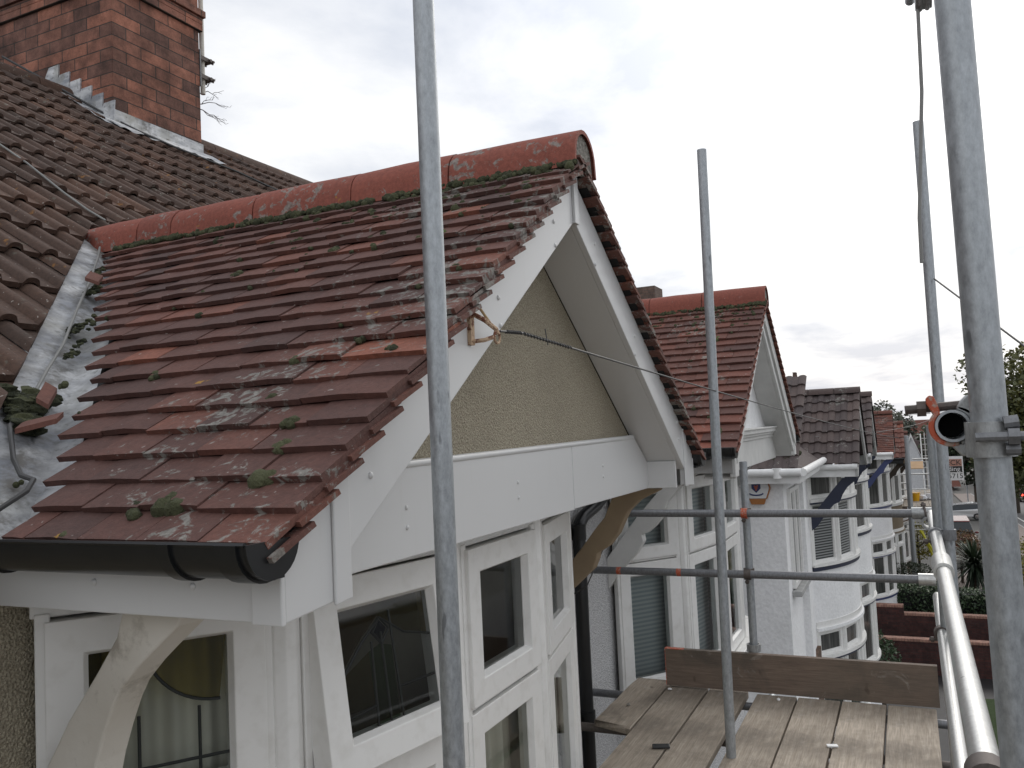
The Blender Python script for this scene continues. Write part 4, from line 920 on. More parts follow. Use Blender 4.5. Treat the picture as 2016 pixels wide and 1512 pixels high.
coupler('rusty coupler with orange flap joining the short upright to the upper end rail', (5.41, .953, 5.42), (0, 1, 0), 'orange_paint', w=.035, second=((0, 0, 1), (.052, 0, .01), 'rusty_steel'))
coupler('rusty coupler joining the short upright to the lower end rail', (5.41, .955, 5.044), (0, 1, 0), 'rusty_steel', w=.04, second=((0, 0, 1), (.053, 0, .01), 'rusty_steel'))
coupler('pale coupler at the foot of the short upright over the toe board', (5.465, .955, 4.585), (0, 0, 1), 'cast_steel', r=.034, w=.045)
coupler('sleeve at the right end of the upper end rail', (5.41, -.06, 5.419), (0, 1, 0), 'cast_steel', r=.026, w=.14, second=((1, 0, 0), (-.02, -.01, -.05), 'cast_steel'))
coupler('bright sleeve at the right end of the lower end rail', (5.41, -.045, 5.0435), (0, 1, 0), 'galvanised_bright', r=.0252, w=.09)
coupler('joint sleeve on the shiny upper guard rail', (3.55, -.084, 5.4225), (1, 0, 0), 'galvanised_bright', r=.026, w=.28)
coupler('rusty coupler on the shiny lower guard rail', (4.55, -.083, 4.945), (1, 0, 0), 'rusty_steel', w=.05, second=((0, 0, 1), (0, -.022, 0), 'rusty_steel'))
coupler('coupler holding the upper guard rail to the corner upright', (4.47, -.087, 5.42), (1, 0, 0), 'galvanised_dark', w=.05, second=((0, 0, 1), (0, -.054, 0), 'galvanised_dark'))
coupler('coupler at the near end of the guard rails, low at right', (1.525, -.078, 5.425), (1, 0, 0), 'rusty_steel', w=.05, second=((0, 0, 1), (-.13, -.032, 0), 'rusty_steel'))
coupler('red coupler under the outer board near the toe board', (5.30, -.175, 4.262), (0, 1, 0), 'orange_paint', w=.06, second=((1, 0, 0), (0, 0, -.055), 'cast_steel'))
# the big clamp on the nearest upright and the short tube it grips
tx, ty, tz = 1.45, -.062, 5.976
st_ = MB(); st_.pipe((1.432, ty, tz), (1.60, ty, tz), .0242, .0202, 36)
so_ = solo(st_, 'tube_stub', 'galvanised', 'short scaffold tube end gripped by the big clamp, open end towards us', 'scaffold tube', origin=(1.5, ty, tz), smooth=True, angle=40)
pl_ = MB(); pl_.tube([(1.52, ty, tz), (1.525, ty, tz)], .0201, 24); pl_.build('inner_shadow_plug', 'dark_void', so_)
cl_ = thing('scaffold_clamp', 'big open clamp with orange flap and long bolt on the nearest upright', 'clamp', (tx, ty, tz))
def arc(mb, r0, r1, a0, a1, x0, x1, n=24, cy=ty, cz=tz):
    vs = []
    for q in range(n+1):
        a = radians(a0+(a1-a0)*q/n); c_, s_ = cos(a), sin(a)        # angle 0 = towards -y (right in view)
        k = r1 if not callable(r1) else r1(q/n)
        vs += [(x0, cy-r0*c_, cz+r0*s_), (x1, cy-r0*c_, cz+r0*s_), (x1, cy-k*c_, cz+k*s_), (x0, cy-k*c_, cz+k*s_)]
    mb.add(vs, [(q*4+j, q*4+(j+1) % 4, (q+1)*4+(j+1) % 4, (q+1)*4+j) for q in range(n) for j in range(4)]+[(3, 2, 1, 0), (n*4, n*4+1, n*4+2, n*4+3)])
m = MB(); arc(m, .0246, lambda t: .0300+.003*sin(pi*t), 128, 285, 1.44, 1.485)
m.prism([(1.44, ty+.0155, tz+.021), (1.44, ty+.0245, tz+.017), (1.44, ty+.034, tz+.036), (1.44, ty+.0335, tz+.044), (1.44, ty+.029, tz+.048), (1.44, ty+.023, tz+.046), (1.44, ty+.019, tz+.036)], (.045, 0, 0))
m.build('flap', 'orange_paint', cl_, smooth=True, bevel=.0015, angle=50)
m = MB(); arc(m, .0246, lambda t: .0315+.004*sin(pi*t), -70, 75, 1.442, 1.487)
m.prism([(1.442, ty-.006, tz+.026), (1.442, ty-.033, tz+.010), (1.442, ty-.036, tz+.034), (1.442, ty-.031, tz+.044), (1.442, ty-.022, tz+.046), (1.442, ty-.012, tz+.036)], (.045, 0, 0))
m.prism([(1.442, ty+.006, tz-.027), (1.442, ty-.012, tz-.027), (1.442, ty-.030, tz-.018), (1.442, ty-.036, tz-.032), (1.442, ty-.028, tz-.046), (1.442, ty-.010, tz-.046)], (.045, 0, 0))
m.build('body', 'cast_steel', cl_, smooth=True, bevel=.002, angle=50)
m = MB(); m.tube([(1.435, ty-.020, tz-.036), (1.495, ty-.020, tz-.036)], .0105, 16); m.tube([(1.43, ty-.020, tz-.036), (1.436, ty-.020, tz-.036)], .008, 12); m.build('hinge_pin', 'cast_steel', cl_, smooth=True)
m = MB(); bz = tz+.030
m.tube([(1.463, ty+.064, bz-.003), (1.463, ty-.03, bz+.002)], .0068, 12)
for k in range(22): m.tube([(1.463, ty+.063-k*.0016, bz-.003), (1.463, ty+.0622-k*.0016, bz-.003)], .0076, 12)
m.build('bolt', 'rusty_steel', cl_, smooth=True, angle=30)
m = MB(); m.tube([(1.463, ty+.047, bz-.002), (1.463, ty+.034, bz-.002)], .0135, 6); m.build('nut', 'rusty_steel', cl_)
m = MB(); m.pipe((1.394, -.107, tz-.045), (1.394, -.107, tz+.005), .0325, .0244, 30); m.prism([(1.40, ty-.03, tz-.035), (1.40, ty-.055, tz-.035), (1.40, ty-.055, tz+.0), (1.40, ty-.03, tz+.012)], (.07, 0, 0)); m.build('pole_band', 'cast_steel', cl_, smooth=True, angle=40)
m = MB()
m.tube([(1.352, -.085, tz-.016), (1.352, -.150, tz-.016)], .0068, 10); m.tube([(1.352, -.125, tz-.016), (1.352, -.139, tz-.016)], .0125, 6)
m.tube([(1.363, -.122, tz+.002), (1.363, -.140, tz+.004)], .010, 10); m.tube([(1.363, -.122, tz-.034), (1.363, -.140, tz-.034)], .009, 10); m.build('pole_bolt', 'galvanised_dark', cl_, smooth=True, angle=35)

# ------------------------------------------------------------------ ropes, wires, roof litter
def sag(p0, p1, s, n=24): 
    p0, p1 = V(p0), V(p1); return [p0.lerp(p1, q/n)-V((0, 0, 4*s*(q/n)*(1-q/n))) for q in range(n+1)]
m = MB(); m.tube([(4.388, -.205, 8.10), (4.388, -.205, 8.05)], .02, 10)
vs_ = []
gw = thing('gin_wheel', 'grey pulley wheel hanging at the top right edge of the picture', 'pulley', (4.39, -.2, 7.98))
m = MB()
for q in (-1, 1): m.tube([(4.39+.085*cos(2*pi*k/20), -.2+q*.016, 7.985+.085*sin(2*pi*k/20)) for k in range(21)], .012, 8)
m.tube([(4.39, -.235, 7.985), (4.39, -.165, 7.985)], .088, 28); m.build('wheel', 'cast_steel', gw, smooth=True)
m = MB(); m.tube([(4.39, -.245, 7.985), (4.39, -.245, 8.13), (4.39, -.2, 8.17), (4.39, -.155, 8.13), (4.39, -.155, 7.985)], .012, 8); m.build('yoke', 'rusty_steel', gw, smooth=True)
m = MB(); m.tube([(4.385, -.175, 7.91), (4.384, -.165, 7.5), (4.372, -.115, 6.9), (4.368, -.111, 6.69)], .0085, 8)
solo(m, 'rope', 'grey_cable', 'rope hanging from the pulley past the corner upright', 'rope', origin=(4.38, -.15, 7.3), smooth=True)
m = MB(); m.tube(sag((4.44, -.16, 6.62), (3.45, -.52, 6.08), .0), .004, 6); solo(m, 'cord', 'dark_cable', 'thin cord slanting down behind the nearest upright', 'cord', origin=(4, -.3, 6.4))
an = MB(); an.box(2.098, 2.120, 1.088, 1.1, 6.245, 6.345); an.tube([(2.110, 1.09, 6.335), (2.13, 1.06, 6.315), (2.16, 1.04, 6.29), (2.165, 1.037, 6.275)], .007, 8); an.tube([(2.110, 1.09, 6.255), (2.125, 1.06, 6.258), (2.15, 1.04, 6.268)], .006, 8); an.tube([(2.165+.018*cos(t*.4), 1.04, 6.268+.018*sin(t*.4)) for t in range(17)], .004, 6)
an.build('wire_anchor', 'rusted_cream', near)
w0 = V((2.175, 1.035, 6.285)); wp = [w0]+sag((2.30, 1.125-.10, 6.290), (50.9, -2.8, 5.35), .62, 60)
m = MB(); m.tube(wp, [.0035]*3+[.0032]*(len(wp)-3), 6)
d = (wp[2]-wp[1]).normalized(); s1 = d.cross(V((0, 0, 1))).normalized(); s2 = d.cross(s1)
hp = [w0.lerp(wp[1], .25+.75*q/60)+(s1*cos(q*.9)+s2*sin(q*.9))*.0042 for q in range(61)]+[wp[1].lerp(wp[2], .42*q/120)+(s1*cos(q*.9)+s2*sin(q*.9))*.0042 for q in range(1, 121)]
m.tube(hp, .0022, 5)
m.tube([w0+d*.30, w0+d*.285+V((0, 0, .05))], .0018, 5)
solo(m, 'drop_wire', 'dark_cable', 'twisted telephone wire running from the near bargeboard down the street', 'wire', origin=w0, smooth=True)
m = MB(); m.tube([(2.175, 1.05, 6.29), (2.155, 1.07, 6.33), (2.135, 1.085, 6.365), (2.118, 1.088, 6.385), (2.09, 1.09, 6.388), (2.05, 1.09, 6.36), (2.02, 1.09, 6.32), (1.98, 1.09, 6.295), (1.92, 1.09, 6.25)], .0042, 8)
m.build('wire_lead', 'tan_cable', near, smooth=True)
m = MB(); m.tube(sag((15.2, 1.42, 5.66), (50.5, -1.8, 5.9), .25), .006, 6); solo(m, 'telephone_wire', 'grey_cable', 'pale wire leaving the dark tiled gable towards the far trees', 'wire', origin=(15, 1.4, 5.7))
# cables on the roof and along the valley
def onG(x, y, h=0): return (x, y, max(5.82+TP*(y-1.82), 5.82+TP*(x-1.2))+h)
m = MB(); m.tube([onG(x, y, .018) for x, y in ((2.90, 3.53), (2.80, 3.42), (2.52, 3.13), (2.24, 2.86), (1.98, 2.60), (1.80, 2.44), (1.66, 2.31))], .0055, 8)
solo(m, 'cable', 'grey_cable', 'grey cable lying along the lead valley', 'cable', origin=onG(2.2, 2.8), smooth=True)
m = MB(); m.tube([onG(x, y, .02) for x, y in ((1.52, 2.19), (1.49, 2.17), (1.46, 2.12), (1.41, 2.04), (1.36, 1.94), (1.345, 1.875), (1.31, 1.85), (1.25, 1.87), (1.2, 1.9), (1.1, 1.98))], .0065, 8)
solo(m, 'cable', 'dark_cable', 'dark cable curling from the debris pile to the gutter corner', 'cable', origin=onG(1.4, 2.0), smooth=True)
def onM(x, y, h=.06): return (x, y, 5.81+TP*(y-1.80)+h)
m = MB(); m.tube([onM(x, y) for x, y in ((3.05, 5.2), (3.15, 4.75), (3.17, 4.43), (3.13, 4.08), (3.13, 3.90), (3.16, 3.80))], .006, 8)
solo(m, 'cable', 'grey_cable', 'pale cable lying down the brown roof tiles', 'cable', origin=onM(3.1, 4.4), smooth=True)
m = MB(); m.tube([onM(x, y, .07) for x, y in ((5.2, 7.6), (5.42, 7.1), (5.58, 6.6), (5.75, 6.42), (6.05, 6.30), (6.8, 6.2), (7.3, 5.9))], .012, 6)
solo(m, 'cable', 'dark_cable', 'dark cable draped round the foot of the near chimney', 'cable', origin=onM(5.6, 6.6), smooth=True)
def debris(pts, label, r):
    m = MB(); rr = random.Random(len(label))
    for x, y, k, s in pts:
        for q in range(k):
            a, b = rr.gauss(0, s), rr.gauss(0, s); p = onG(x+a*.7+b*.4, y+a*.7-b*.4, .0)
            m.ball((p[0], p[1], p[2]+rr.uniform(0, r*.6)), r*rr.uniform(.4, 1), 7, 5, tint=rr.uniform(0, .35) if rr.random() < .8 else .6, jit=.6, sc=(1.2, 1, .7), seed=rr.random()*90)
    return solo(m, 'leaf_litter', 'moss', label, 'leaf litter', origin=onG(pts[0][0], pts[0][1]))
debris(((1.60, 2.28, 45, .038), (1.56, 2.19, 16, .025), (1.65, 2.29, 22, .04)), 'big clump of dark moss and leaves blocking the lead valley', .03)
debris(((2.115, 2.705, 30, .026), (2.14, 2.66, 8, .03)), 'dark leaf clump beside the cable halfway up the lead valley', .012)
debris(((1.945, 2.51, 20, .02), (2.0, 2.55, 6, .02)), 'small dark leaf clump in the lower lead valley below the halfway clump', .011)
debris(((2.44, 3.02, 26, .03), (2.62, 3.22, 14, .03)), 'dark litter by the broken tile high in the lead valley', .013)
def loose(x, y, a, sx, sy, label):
    m = MB(); p = V(onG(x, y, .03)); R = Matrix.Rotation(a, 3, 'Z'); e1, e2 = R@V((sx, 0, 0)), R@V((0, sy, .02))
    e1.z = onG(x+e1.x, y+e1.y)[2]-onG(x, y)[2]
    m.obox(p, e1, e2, (0, 0, .014), .62); solo(m, 'broken_tile', 'clay_tile', label, 'tile', origin=p)
loose(1.47, 2.12, radians(-50), .10, .075, 'broken red tile lying at the foot of the big moss clump')
loose(1.60, 2.165, radians(40), .10, .03, 'sliver of red tile on the right of the big moss clump')
loose(2.42, 2.96, radians(35), .07, .05, 'small broken tile stuck high in the lead valley')
# on the chimney: aerial mast with bracket, bare twigs
ma = thing('aerial_mast', 'grey aerial mast clamped to the right side of the near chimney', 'aerial mast', (6.72, 6.60, 9.85))
m = MB(); m.tube([(6.75, 6.60, 9.75), (6.75, 6.60, 11.6)], .026, 12); m.build('pole', 'old_white_paint', ma, smooth=True)
for z in (9.90, 10.10):
    m = MB(); m.box(6.655, 6.86, 6.545, 6.558, z, z+.045); m.box(6.655, 6.86, 6.642, 6.655, z, z+.045); m.tube([(6.80, 6.52, z+.02), (6.80, 6.68, z+.02)], .018, 8); m.tube([(6.84, 6.52, z+.02), (6.84, 6.68, z+.02)], .014, 8); m.build('clamp', 'rusty_steel', ma)
m = MB(); m.box(6.661, 6.672, 6.54, 6.66, 9.80, 10.2); m.build('wall_plate', 'galvanised_dark', ma)
m = MB(); rr = random.Random(4)
def tw(p, d, l, r, k):
    q = p+d*l; mid = p+d*l*.5+V((rr.uniform(-.02, .02), 0, rr.uniform(-.02, .02))); m.tube([p, mid, q], [r, r*.85, r*.7], 5)
    if k:
        for j in range(2): tw(q if j == 0 else mid, (d+V((rr.uniform(-.25, .25), rr.uniform(-.3, .3), rr.uniform(-.5, .5)))).normalized(), l*rr.uniform(.6, .85), r*.7, k-1)
for z, dz in ((9.62, .35), (9.58, -.25), (9.72, .5)): tw(V((6.66, 6.62, z)), V((.9, -.3, dz)).normalized(), .16, .006, 3)
solo(m, 'bare_twigs', 'twig', 'bare twigs growing out of the right side of the near chimney', 'twigs', origin=(6.66, 6.62, 9.6))
# downpipe and its wires between the two houses
dp = thing('downpipe', 'black downpipe on the white pebbledash between the two houses', 'downpipe', (5.16, 1.96, 0))
m = MB(); m.tube([(5.60, 1.90, 5.56), (5.42, 1.93, 5.47), (5.24, 1.955, 5.42), (5.185, 1.96, 5.38), (5.165, 1.962, 5.30), (5.16, 1.965, 4.6), (5.16, 1.965, 0)], .042, 16); m.build('pipe', 'black_plastic', dp, smooth=True, angle=60)
for z in (5.28, 4.1, 2.4):
    m = MB(); m.tube([(5.162, 1.963, z), (5.162, 1.963, z+.10)], .049, 16); m.box(5.09, 5.234, 1.995, 2.025, z+.03, z+.07); m.build('socket', 'black_plastic', dp, smooth=True, angle=40)
m = MB(); m.tube([(5.45, 1.80, 5.45), (5.47, 1.80, 5.41), (5.44, 1.80, 5.36), (5.28, 1.80, 5.28), (5.10, 1.82, 5.16), (4.99, 1.86, 5.02), (4.97, 1.98, 4.95), (4.985, 2.035, 4.9), (5.0, 2.035, 3.2)], .0045, 6)
solo(m, 'cable', 'dark_cable', 'thin black cable looping past the black downpipe', 'cable', origin=(5.2, 1.9, 5.2), smooth=True)

# ------------------------------------------------------------------ gardens below
def garden_wall(label, x, segs, mat='garden_brick'):
    t = thing('garden_wall', label, 'garden wall', (x, segs[0][0], gz(x)), 'brick garden walls')
    w = MB(); c = MB()
    for a, b, z in segs:
        w.box(x, x+.23, b, a, gz(x)-1, z-.08); c.box(x-.015, x+.245, b, a, z-.08, z)
    w.build('brickwork', mat, t); c.build('coping', 'coping', t, bevel=.012)
garden_wall('nearer low brick garden wall with a pale coping', 25.9, [(1.6, -6, -.20)])
garden_wall('farther brick garden wall with a step in its coping under the hedge', 28.7, [(1.6, .47, .13), (.47, -6, -.10)])
def leaves(mb, c, rad, n, size, r, tint=lambda d, r: r.uniform(.1, .9), fn=None, fill=.55):
    c = V(c)
    for q in range(n):
        while 1:
            d = V((r.uniform(-1, 1), r.uniform(-1, 1), r.uniform(-1, 1)))
            if .02 < d.length <= 1: break
        k = d.length; d = d.normalized()*(fill+(1-fill)*k**.6)*(1+.35*noise.noise(d*2.3+c*.37))
        p = c+V((d.x*rad[0], d.y*rad[1], d.z*rad[2]))
        s = size*r.uniform(.6, 1.3); a = V((r.uniform(-1, 1), r.uniform(-1, 1), r.uniform(-.6, 1))).normalized(); b = a.cross(V((r.uniform(-1, 1), r.uniform(-1, 1), r.uniform(-1, 1)))).normalized()
        t = min(1, max(0, tint(d, r)))
        mb.add([p-a*s*.5, p+b*s*.32-a*s*.05, p+a*s*.5, p-b*s*.32-a*s*.05], [(0, 1, 2, 3)], t)
def shrub(name, label, cat, c, rad, n, size, mat, seed, base=None, tint=None, stem=True):
    r = random.Random(seed); t = thing(name, label, cat, (c[0], c[1], gz(c[0])))
    m = MB(); k = dict(tint=tint) if tint else {}
    leaves(m, c, rad, n, size, r, fill=.35, **k); o = m.build('foliage', mat, t)
    if stem:
        s = MB(); s.tube([(c[0], c[1], gz(c[0])-.1), (c[0], c[1], c[2]-rad[2]*.3), (c[0], c[1], c[2]+rad[2]*.4)], [.07, .05, .02], 8)
        for q in range(6):
            a = q*1.05; s.tube([(c[0], c[1], c[2]-rad[2]*.4), (c[0]+rad[0]*.6*cos(a), c[1]+rad[1]*.6*sin(a), c[2]+rad[2]*.25)], [.035, .012], 6)
        s.build('stems', 'bark', t, smooth=True)
    return t
hg = thing('hedge', 'dense hedge with pale leaf tips above the farther brick wall', 'hedge', (31, -2, gz(31)))
m = MB(); r = random.Random(21)
for q in range(13000):
    y = r.uniform(-6, .75); top = .30+.09*noise.noise(V((y*1.3, 0, 3)))+.05*(y < -.6)*-3; fx = r.random()
    if fx < .45: p = V((30.3+r.uniform(-.06, .1)+.12*noise.noise(V((y*2, 1, 0))), y, r.uniform(-1.1, top)))
    else: p = V((r.uniform(30.3, 31.5), y, top+r.gauss(0, .05)))
    s = .085*r.uniform(.6, 1.3); a = V((r.uniform(-1, 1), r.uniform(-1, 1), r.uniform(-.5, 1))).normalized(); b = a.cross(V((r.uniform(-1, 1), r.uniform(-1, 1), r.uniform(-1, 1)))).normalized()
    tt = r.uniform(0, .5)+(.5 if (p.z > top-.1 and r.random() < .35) else 0)
    m.add([p-a*s*.5, p+b*s*.35, p+a*s*.5, p-b*s*.35], [(0, 1, 2, 3)], tt)
m.build('foliage', 'leaf_hedge', hg); m = MB(); m.box(30.42, 31.4, -6, .7, -1.7, .18); m.build('dark_core', 'dark_void', hg)  # plain near-black box fills the hedge behind the leaves
shrub('round_bush', 'clipped round dark bush beside the far bay window', 'bush', (34.4, .30, -.1), (.9, .9, .65), 5000, .07, 'leaf_dark', 31)
shrub('shrub', 'green shrub standing at the foot of the second curved bay', 'shrub', (21.9, .93, .25), (.42, .40, .55), 1500, .08, 'leaf_hedge', 32, tint=lambda d, r: r.uniform(.1, .55))
shrub('shrub', 'yellow leaved shrub at the right edge beyond the nearest upright', 'shrub', (40.5, -4.3, -.75), (1.6, 1.5, 1.3), 6000, .11, 'leaf_yellow', 33)
shrub('shrub', 'rusty brown shrub behind the spiky plant', 'shrub', (44.5, -1.85, -.35), (1.0, .9, .8), 3000, .1, 'leaf_rust', 34)
shrub('shrub', 'yellowish bush under the far scaffold', 'shrub', (46.5, -.1, -.3), (1.0, 1.2, .9), 3000, .1, 'leaf_yellow', 35)
sp = thing('cordyline', 'dark spiky palm like plant in the front garden beyond the walls', 'plant', (36.5, -1.95, gz(36.5)))
m = MB(); r = random.Random(9); c0 = V((36.5, -1.95, .15))
for q in range(420):
    d = V((r.gauss(0, 1), r.gauss(0, 1), r.gauss(.45, .75))).normalized(); Ln = r.uniform(1.0, 1.55); s = d.cross(V((0, 0, 1))).normalized()*.028
    P_ = [c0+d*Ln*k/4-V((0, 0, .30*(k/4)**2.2*Ln)) for k in range(5)]; w_ = [1, 1.3, 1.1, .7, .05]
    vs = [p for k in range(5) for p in (P_[k]-s*w_[k], P_[k]+s*w_[k])]
    m.add(vs, [(2*k, 2*k+1, 2*k+3, 2*k+2) for k in range(4)], min(1, max(0, .45*d.z+r.uniform(0, .45))))
m.build('leaves', 'leaf_spike', sp); m = MB(); m.tube([(36.5, -1.95, -1.8), (36.5, -1.95, .1)], [.13, .10], 10); m.build('trunk', 'bark', sp, smooth=True)

# ------------------------------------------------------------------ trees
def tree(label, x, y, zc, rad, n, size, mat, seed, trunk=.2, blobs=16, zg=None, tint=None):
    r = random.Random(seed); zg = far_gz(x) if zg is None else zg; t = thing('tree', label, 'tree', (x, y, zg))
    w = MB(); top = V((x, y, zc)); w.tube([(x, y, zg-.2), (x+.1, y, (zg+zc)*.45), (x, y, zc-rad[2]*.5), (x, y, zc+rad[2]*.5)], [trunk, trunk*.8, trunk*.55, trunk*.15], 10)
    m = MB(); per = n//blobs
    for q in range(blobs):
        while 1:
            d = V((r.uniform(-1, 1), r.uniform(-1, 1), r.uniform(-1, 1)))
            if .35 < d.length < 1: break
        d *= .78; p = V((x+d.x*rad[0], y+d.y*rad[1], zc+d.z*rad[2])); br = r.uniform(.28, .42)
        b0 = V((x, y, zc-rad[2]*r.uniform(.1, .8))); w.tube([b0, b0.lerp(p, .5)+V((0, 0, -.1*rad[2])), p], [trunk*.35, trunk*.2, trunk*.05], 6)
        bt = r.uniform(-.15, .2)
        leaves(m, p, (rad[0]*br, rad[1]*br, rad[2]*br), per, size, r, fill=.2, tint=tint or (lambda d, r: .42+bt+.28*d.z+r.uniform(-.25, .25)+(.35 if r.random() < .04 else 0)))
    w.build('trunk', 'bark', t, smooth=True); m.build('crown', mat, t)
    return t
tree('leafy street tree with yellowing leaves at the right edge behind the nearest upright', 30.3, -3.9, 5.75, (2.5, 2.45, 2.75), 15000, .17, 'leaf_tree', 41, .22, 30)
tree('dark tree behind the signboard', 92, -5.6, 2.6, (5, 4.6, 3.6), 9000, .42, 'leaf_dark', 42, .3, 22)
tree('pale thin tree rising behind the red roofs of the row', 76, 2.0, 4.5, (3, 2.2, 2.6), 2600, .30, 'leaf_grey', 43, .16, 14)
tree('grey green tree behind the twin white gables', 124, .7, 2.6, (4, 2.6, 3.4), 3500, .4, 'leaf_grey', 44, .2, 16)
tree('dark street tree overhanging the stopped cars', 96, -9.2, 1.6, (6, 3.6, 3.2), 8000, .45, 'leaf_tree', 45, .25, 20)
tree('round dark tree far beyond the stopped cars', 170, -17, .5, (9, 9, 6), 6000, .8, 'leaf_dark', 46, .4, 20)

# ------------------------------------------------------------------ far scaffold and its things
SG = 'scaffolding round the far houses'
def ftube(name, p0, p1, label, mat='galvanised', r=.03, cat='scaffold tube'): 
    m = MB(); m.tube([p0, p1], r, 10); return solo(m, name, mat, label, cat, SG, origin=p0, smooth=True)
ftube('scaffold_pole', (39.8, .12, -2), (39.8, .085, 5.0), 'thick upright of the far scaffold in front of the twin white gables', r=.105, cat='scaffold pole')
ftube('scaffold_pole', (40.2, .62, -2), (40.2, .62, 4.2), 'upright of the far scaffold next to the brown house', 'galvanised_dark', cat='scaffold pole')
ftube('scaffold_pole', (40.6, -.95, -2), (40.6, -.95, 4.4), 'upright of the far scaffold beside the lapped corner uprights', cat='scaffold pole')
ftube('scaffold_pole', (48.3, -.75, -2), (48.3, -.75, 4.9), 'far scaffold upright behind the ladder', 'galvanised_bright', cat='scaffold pole')
for z, x, a, b, l in ((3.36, 40.0, .9, -.95, 'white rail of the far scaffold at mid height'), (2.98, 40.0, .9, .0, 'short lower rail of the far scaffold near the brown house'), (3.95, 41.0, -.1, -1.1, 'top rail of the far scaffold crossing the white gables'), (2.70, 40.1, .9, -.6, 'lowest rail of the far scaffold above its platform'), (1.25, 39.9, .7, -1.0, 'rail of the far scaffold just under its platform'), (1.02, 39.9, .7, -1.0, 'second rail of the far scaffold under its platform')):
    ftube('guard_rail', (x, a, z), (x, b, z), l, 'galvanised_bright', cat='guard rail')
for p0, p1, l in (((40.0, .05, .95), (40.08, .05, -.5), 'upright yellow sleeved brace under the far platform'), ((40.1, -.27, .95), (40.5, -.82, -.8), 'slanting yellow sleeved brace under the far platform'), ((39.8, -.2, 1.0), (40.2, -.75, -.1), 'second slanting yellow brace under the far platform')):
    ftube('brace', p0, p1, l, 'yellow_sleeve', .045)
m = MB()
for k in range(7): m.box(40, 48.5, .86-k*.25-.235, .86-k*.25, 1.96, 2.0, .3+.1*(k % 4))
solo(m, 'platform', 'board_along', 'boarded platform of the far scaffold carrying the bucket', 'platform', SG, origin=(44, 0, 2))
m = MB(); m.tube([(42.4, -.13, 2.0), (42.4, -.13, 2.36)], [.14, .19], 16); m.tube([(42.4+.2*cos(k*.4), -.13+.2*sin(k*.4), 2.36) for k in range(17)], .014, 6); solo(m, 'bucket', 'yellow_plastic', 'yellow bucket standing on the far scaffold platform', 'bucket', origin=(42.4, -.13, 2), smooth=True, angle=50)
for (x, y, z, s, l) in ((42.6, -.42, 2.12, (.25, .17, .14), 'white sack beside the yellow bucket'), (42.9, -.68, 2.13, (.25, .17, .16), 'white sack farther from the yellow bucket')):
    m = MB(); m.ball((x, y, z), 1, 14, 10, sc=s, jit=.35, seed=x); solo(m, 'sack', 'sack_white', l, 'sack', 'white sacks', origin=(x, y, z), smooth=True)
m = MB(); m.obox((41.2, -.02, 3.50), (.5, 0, .28), (0, -.50, 0), (0, 0, .03)); solo(m, 'plywood_sheet', 'ply', 'small bright plywood sheet propped on the far scaffold', 'plywood', origin=(41.2, -.2, 3.5))
ld_ = thing('ladder', 'metal ladder leaning in front of the right white gable', 'ladder', (45.5, -.75, 2.0), )
for y in (-.55, -.92): m = MB(); m.tube([(45.2, y, 2.0), (46.6, y, 4.9)], .025, 6); m.build('stile', 'galvanised_bright', ld_)
for k in range(10): m = MB(); m.tube([(45.25+k*.14, -.55, 2.15+k*.28), (45.25+k*.14, -.92, 2.15+k*.28)], .014, 6); m.build('rung', 'galvanised_bright', ld_)
# board with the scaffolder's name
sg = thing('signboard', 'scaffolding signboard with orange, black and white bands reading ECK lding 45715', 'sign', (48.4, -1.7, 2.6))
m = MB(); m.box(48.40, 48.44, -2.42, -1.15, 2.45, 3.66); m.build('panel', 'sign_white', sg)
m = MB(); m.box(48.385, 48.40, -2.36, -1.2, 3.17, 3.52); m.build('band', 'sign_orange', sg)
m = MB(); m.box(48.385, 48.40, -2.36, -1.2, 2.86, 3.16); m.build('band', 'sign_black', sg)
def text(s, loc, size, mat, parent, right=True, dx=0):
    cu = bpy.data.curves.new('t', 'FONT'); cu.body = s; cu.size = size; cu.extrude = .004; cu.align_x = 'RIGHT'
    o = bpy.data.objects.new('tmp', cu); C.objects.link(o); bpy.context.view_layer.update()
    me = bpy.data.meshes.new_from_object(o.evaluated_get(bpy.context.evaluated_depsgraph_get())); bpy.data.objects.remove(o)
    q = bpy.data.objects.new('lettering', me); C.objects.link(q); me.materials.clear(); me.materials.append(MAT[mat])
    q.rotation_euler = (pi/2, 0, -pi/2); q.parent = parent; q.location = V(loc)-V(parent.location); return q
text('ECK', (48.378, -2.33, 3.23), .36, 'sign_black', sg); text('lding', (48.378, -2.27, 2.92), .33, 'sign_white', sg); text('45715', (48.392, -2.39, 2.56), .34, 'sign_black', sg)

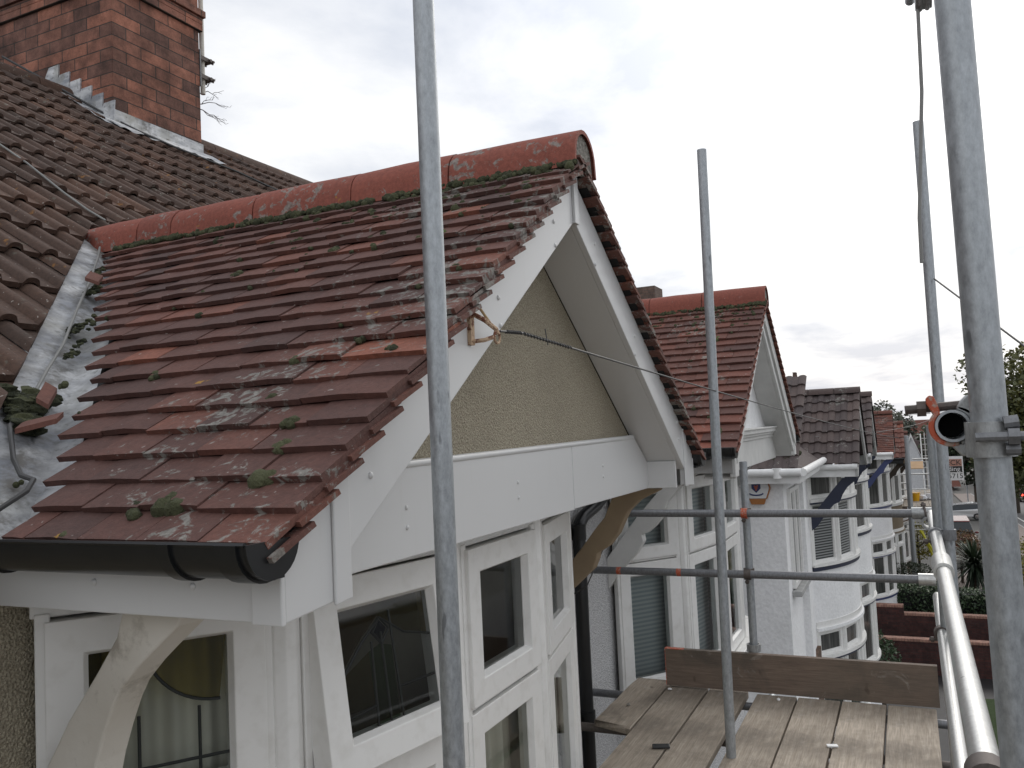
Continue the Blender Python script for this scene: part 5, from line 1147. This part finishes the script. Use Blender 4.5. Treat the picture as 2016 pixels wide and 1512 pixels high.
# ------------------------------------------------------------------ cars
def car(label, x, y, rot, paint, seed=0, brake=False, tall=0, plate=True):
    t = thing('car', label, 'car', (0, 0, 0))
    def body(prof, hw0, hw1, mat, nm, zsplit):
        m = MB(); n = len(prof)
        vs = [(px_, s*(hw0 if z < zsplit else hw1), z) for s in (-1, 1) for px_, z in prof]
        m.add(vs, [tuple(range(n)), tuple(reversed(range(n, 2*n)))]+[((k+1) % n, k, k+n, (k+1) % n+n) for k in range(n)]); return m.build(nm, mat, t, bevel=.05)
    h = tall
    body([(-2.05, .28), (2.05, .28), (2.1, .55), (2.02, .82), (1.1, .95), (-1.9, 1.0), (-2.1, .85), (-2.12, .5)], .86, .83, paint, 'body', .9)
    body([(1.05, .93), (.45, 1.40+h), (-1.2, 1.48+h), (-1.75, 1.35+h), (-1.98, .98)], .80, .62, 'car_glass', 'windows', 1.1)
    body([(.50, 1.39+h), (-1.2, 1.475+h), (-1.78, 1.34+h), (-1.72, 1.42+h), (-1.2, 1.53+h), (.40, 1.45+h)], .645, .645, paint, 'roof', 0)
    for wx in (-1.3, 1.32):
        for wy in (-.80, .80):
            m = MB(); m.tube([(wx, wy-.1, .31), (wx, wy+.1, .31)], .31, 20); w = m.build('wheel', 'tyre', t, smooth=True, angle=40)
            m = MB(); s_ = 1 if wy > 0 else -1; m.tube([(wx, wy+s_*.09, .31), (wx, wy+s_*.108, .31)], .19, 14); m.build('rim', 'chrome', w)
    for s_ in (-1, 1):
        m = MB(); m.ball((2.02, s_*.62, .70), 1, 10, 7, sc=(.09, .17, .10)); m.build('headlight', 'headlamp', t, smooth=True)
        m = MB(); m.ball((-2.08, s_*.68, .86), 1, 10, 7, sc=(.07, .12, .16)); m.build('tail_light', 'tail_lamp' if brake else 'car_red', t, smooth=True)
        m = MB(); m.ball((.75, s_*.95, 1.02), 1, 8, 6, sc=(.09, .12, .08)); m.build('mirror', paint, t, smooth=True)
    for xx in (2.11, -2.13): m = MB(); m.box(xx-.01, xx+.01, -.26, .26, .46, .57); m.build('number_plate', 'plate_white', t)
    if brake: m = MB(); m.box(-1.80, -1.76, -.2, .2, 1.36+h, 1.40+h); m.build('brake_light', 'tail_lamp', t)
    m = MB(); m.box(2.06, 2.115, -.5, .5, .6, .76); m.build('grille', 'sign_black', t)
    t.location = (x, y, far_gz(x)+.02); t.rotation_euler = (0, math.atan(.045), rot); return t
car('dark red car parked facing us beyond the spiky plant', 62, -2.55, radians(183), 'car_red', tall=.25)
car('silver roofed car parked behind the dark red car', 86, -3.7, radians(95), 'car_silver')
car('black car braking in the queue, nearest of the stopped cars at the right edge', 118, -12.3, radians(2), 'car_black', brake=True, tall=.1)
car('dark grey car braking ahead of the nearest stopped car', 128, -11.7, radians(0), 'car_dark', brake=True)
car('white car farther along the queue of stopped cars', 137, -12.4, radians(-2), 'pure_white', brake=True)
sh = thing('shop_banner', 'green and teal banner posts far down the street beside the signboard', 'banner', (96, -5.0, -4))
m = MB(); m.box(96, 96.2, -4.95, -4.65, -.6, 1.35); m.build('teal_panel', 'shop_teal', sh)
m = MB(); m.box(95.9, 96.1, -5.35, -4.98, -.2, 1.0); m.build('green_panel', 'shop_green', sh); m = MB(); m.tube([(96.1, -5, -4.5), (96.1, -5, 1.3)], .05, 8); m.build('post', 'galvanised', sh)

# ------------------------------------------------------------------ scraps on the scaffold deck
m = MB(); m.obox((4.33, 1.30, 4.327), (.03, -.085, 0), (.035, .012, .004), (0, 0, .012)); solo(m, 'rubber_scrap', 'sign_black', 'dark rubber scrap lying on the middle board of the house side', 'scrap', origin=(4.35, 1.27, 4.327), bevel=.004)
m = MB(); m.obox((4.60, .47, 4.334), (.015, -.05, 0), (.02, .008, .003), (0, 0, .006)); solo(m, 'plaster_chip', 'pure_white', 'small white chip lying by the joint of the two middle outer boards', 'chip', origin=(4.6, .45, 4.334))
for k, (x, y, l) in enumerate(((5.29, .80, 'white speck near the toe board on the board beside the gap'), (5.31, 1.46, 'white speck where the toe board meets the house side boards'), (4.95, 1.62, 'grey mortar crumb on the short ragged board'))):
    m = MB(); m.ball((x, y, 4.335), .012, 7, 5, jit=.5, sc=(1.4, 1, .5), seed=k+3); solo(m, 'mortar_crumb', 'mortar' if k == 2 else 'pure_white', l, 'crumb', origin=(x, y, 4.335))
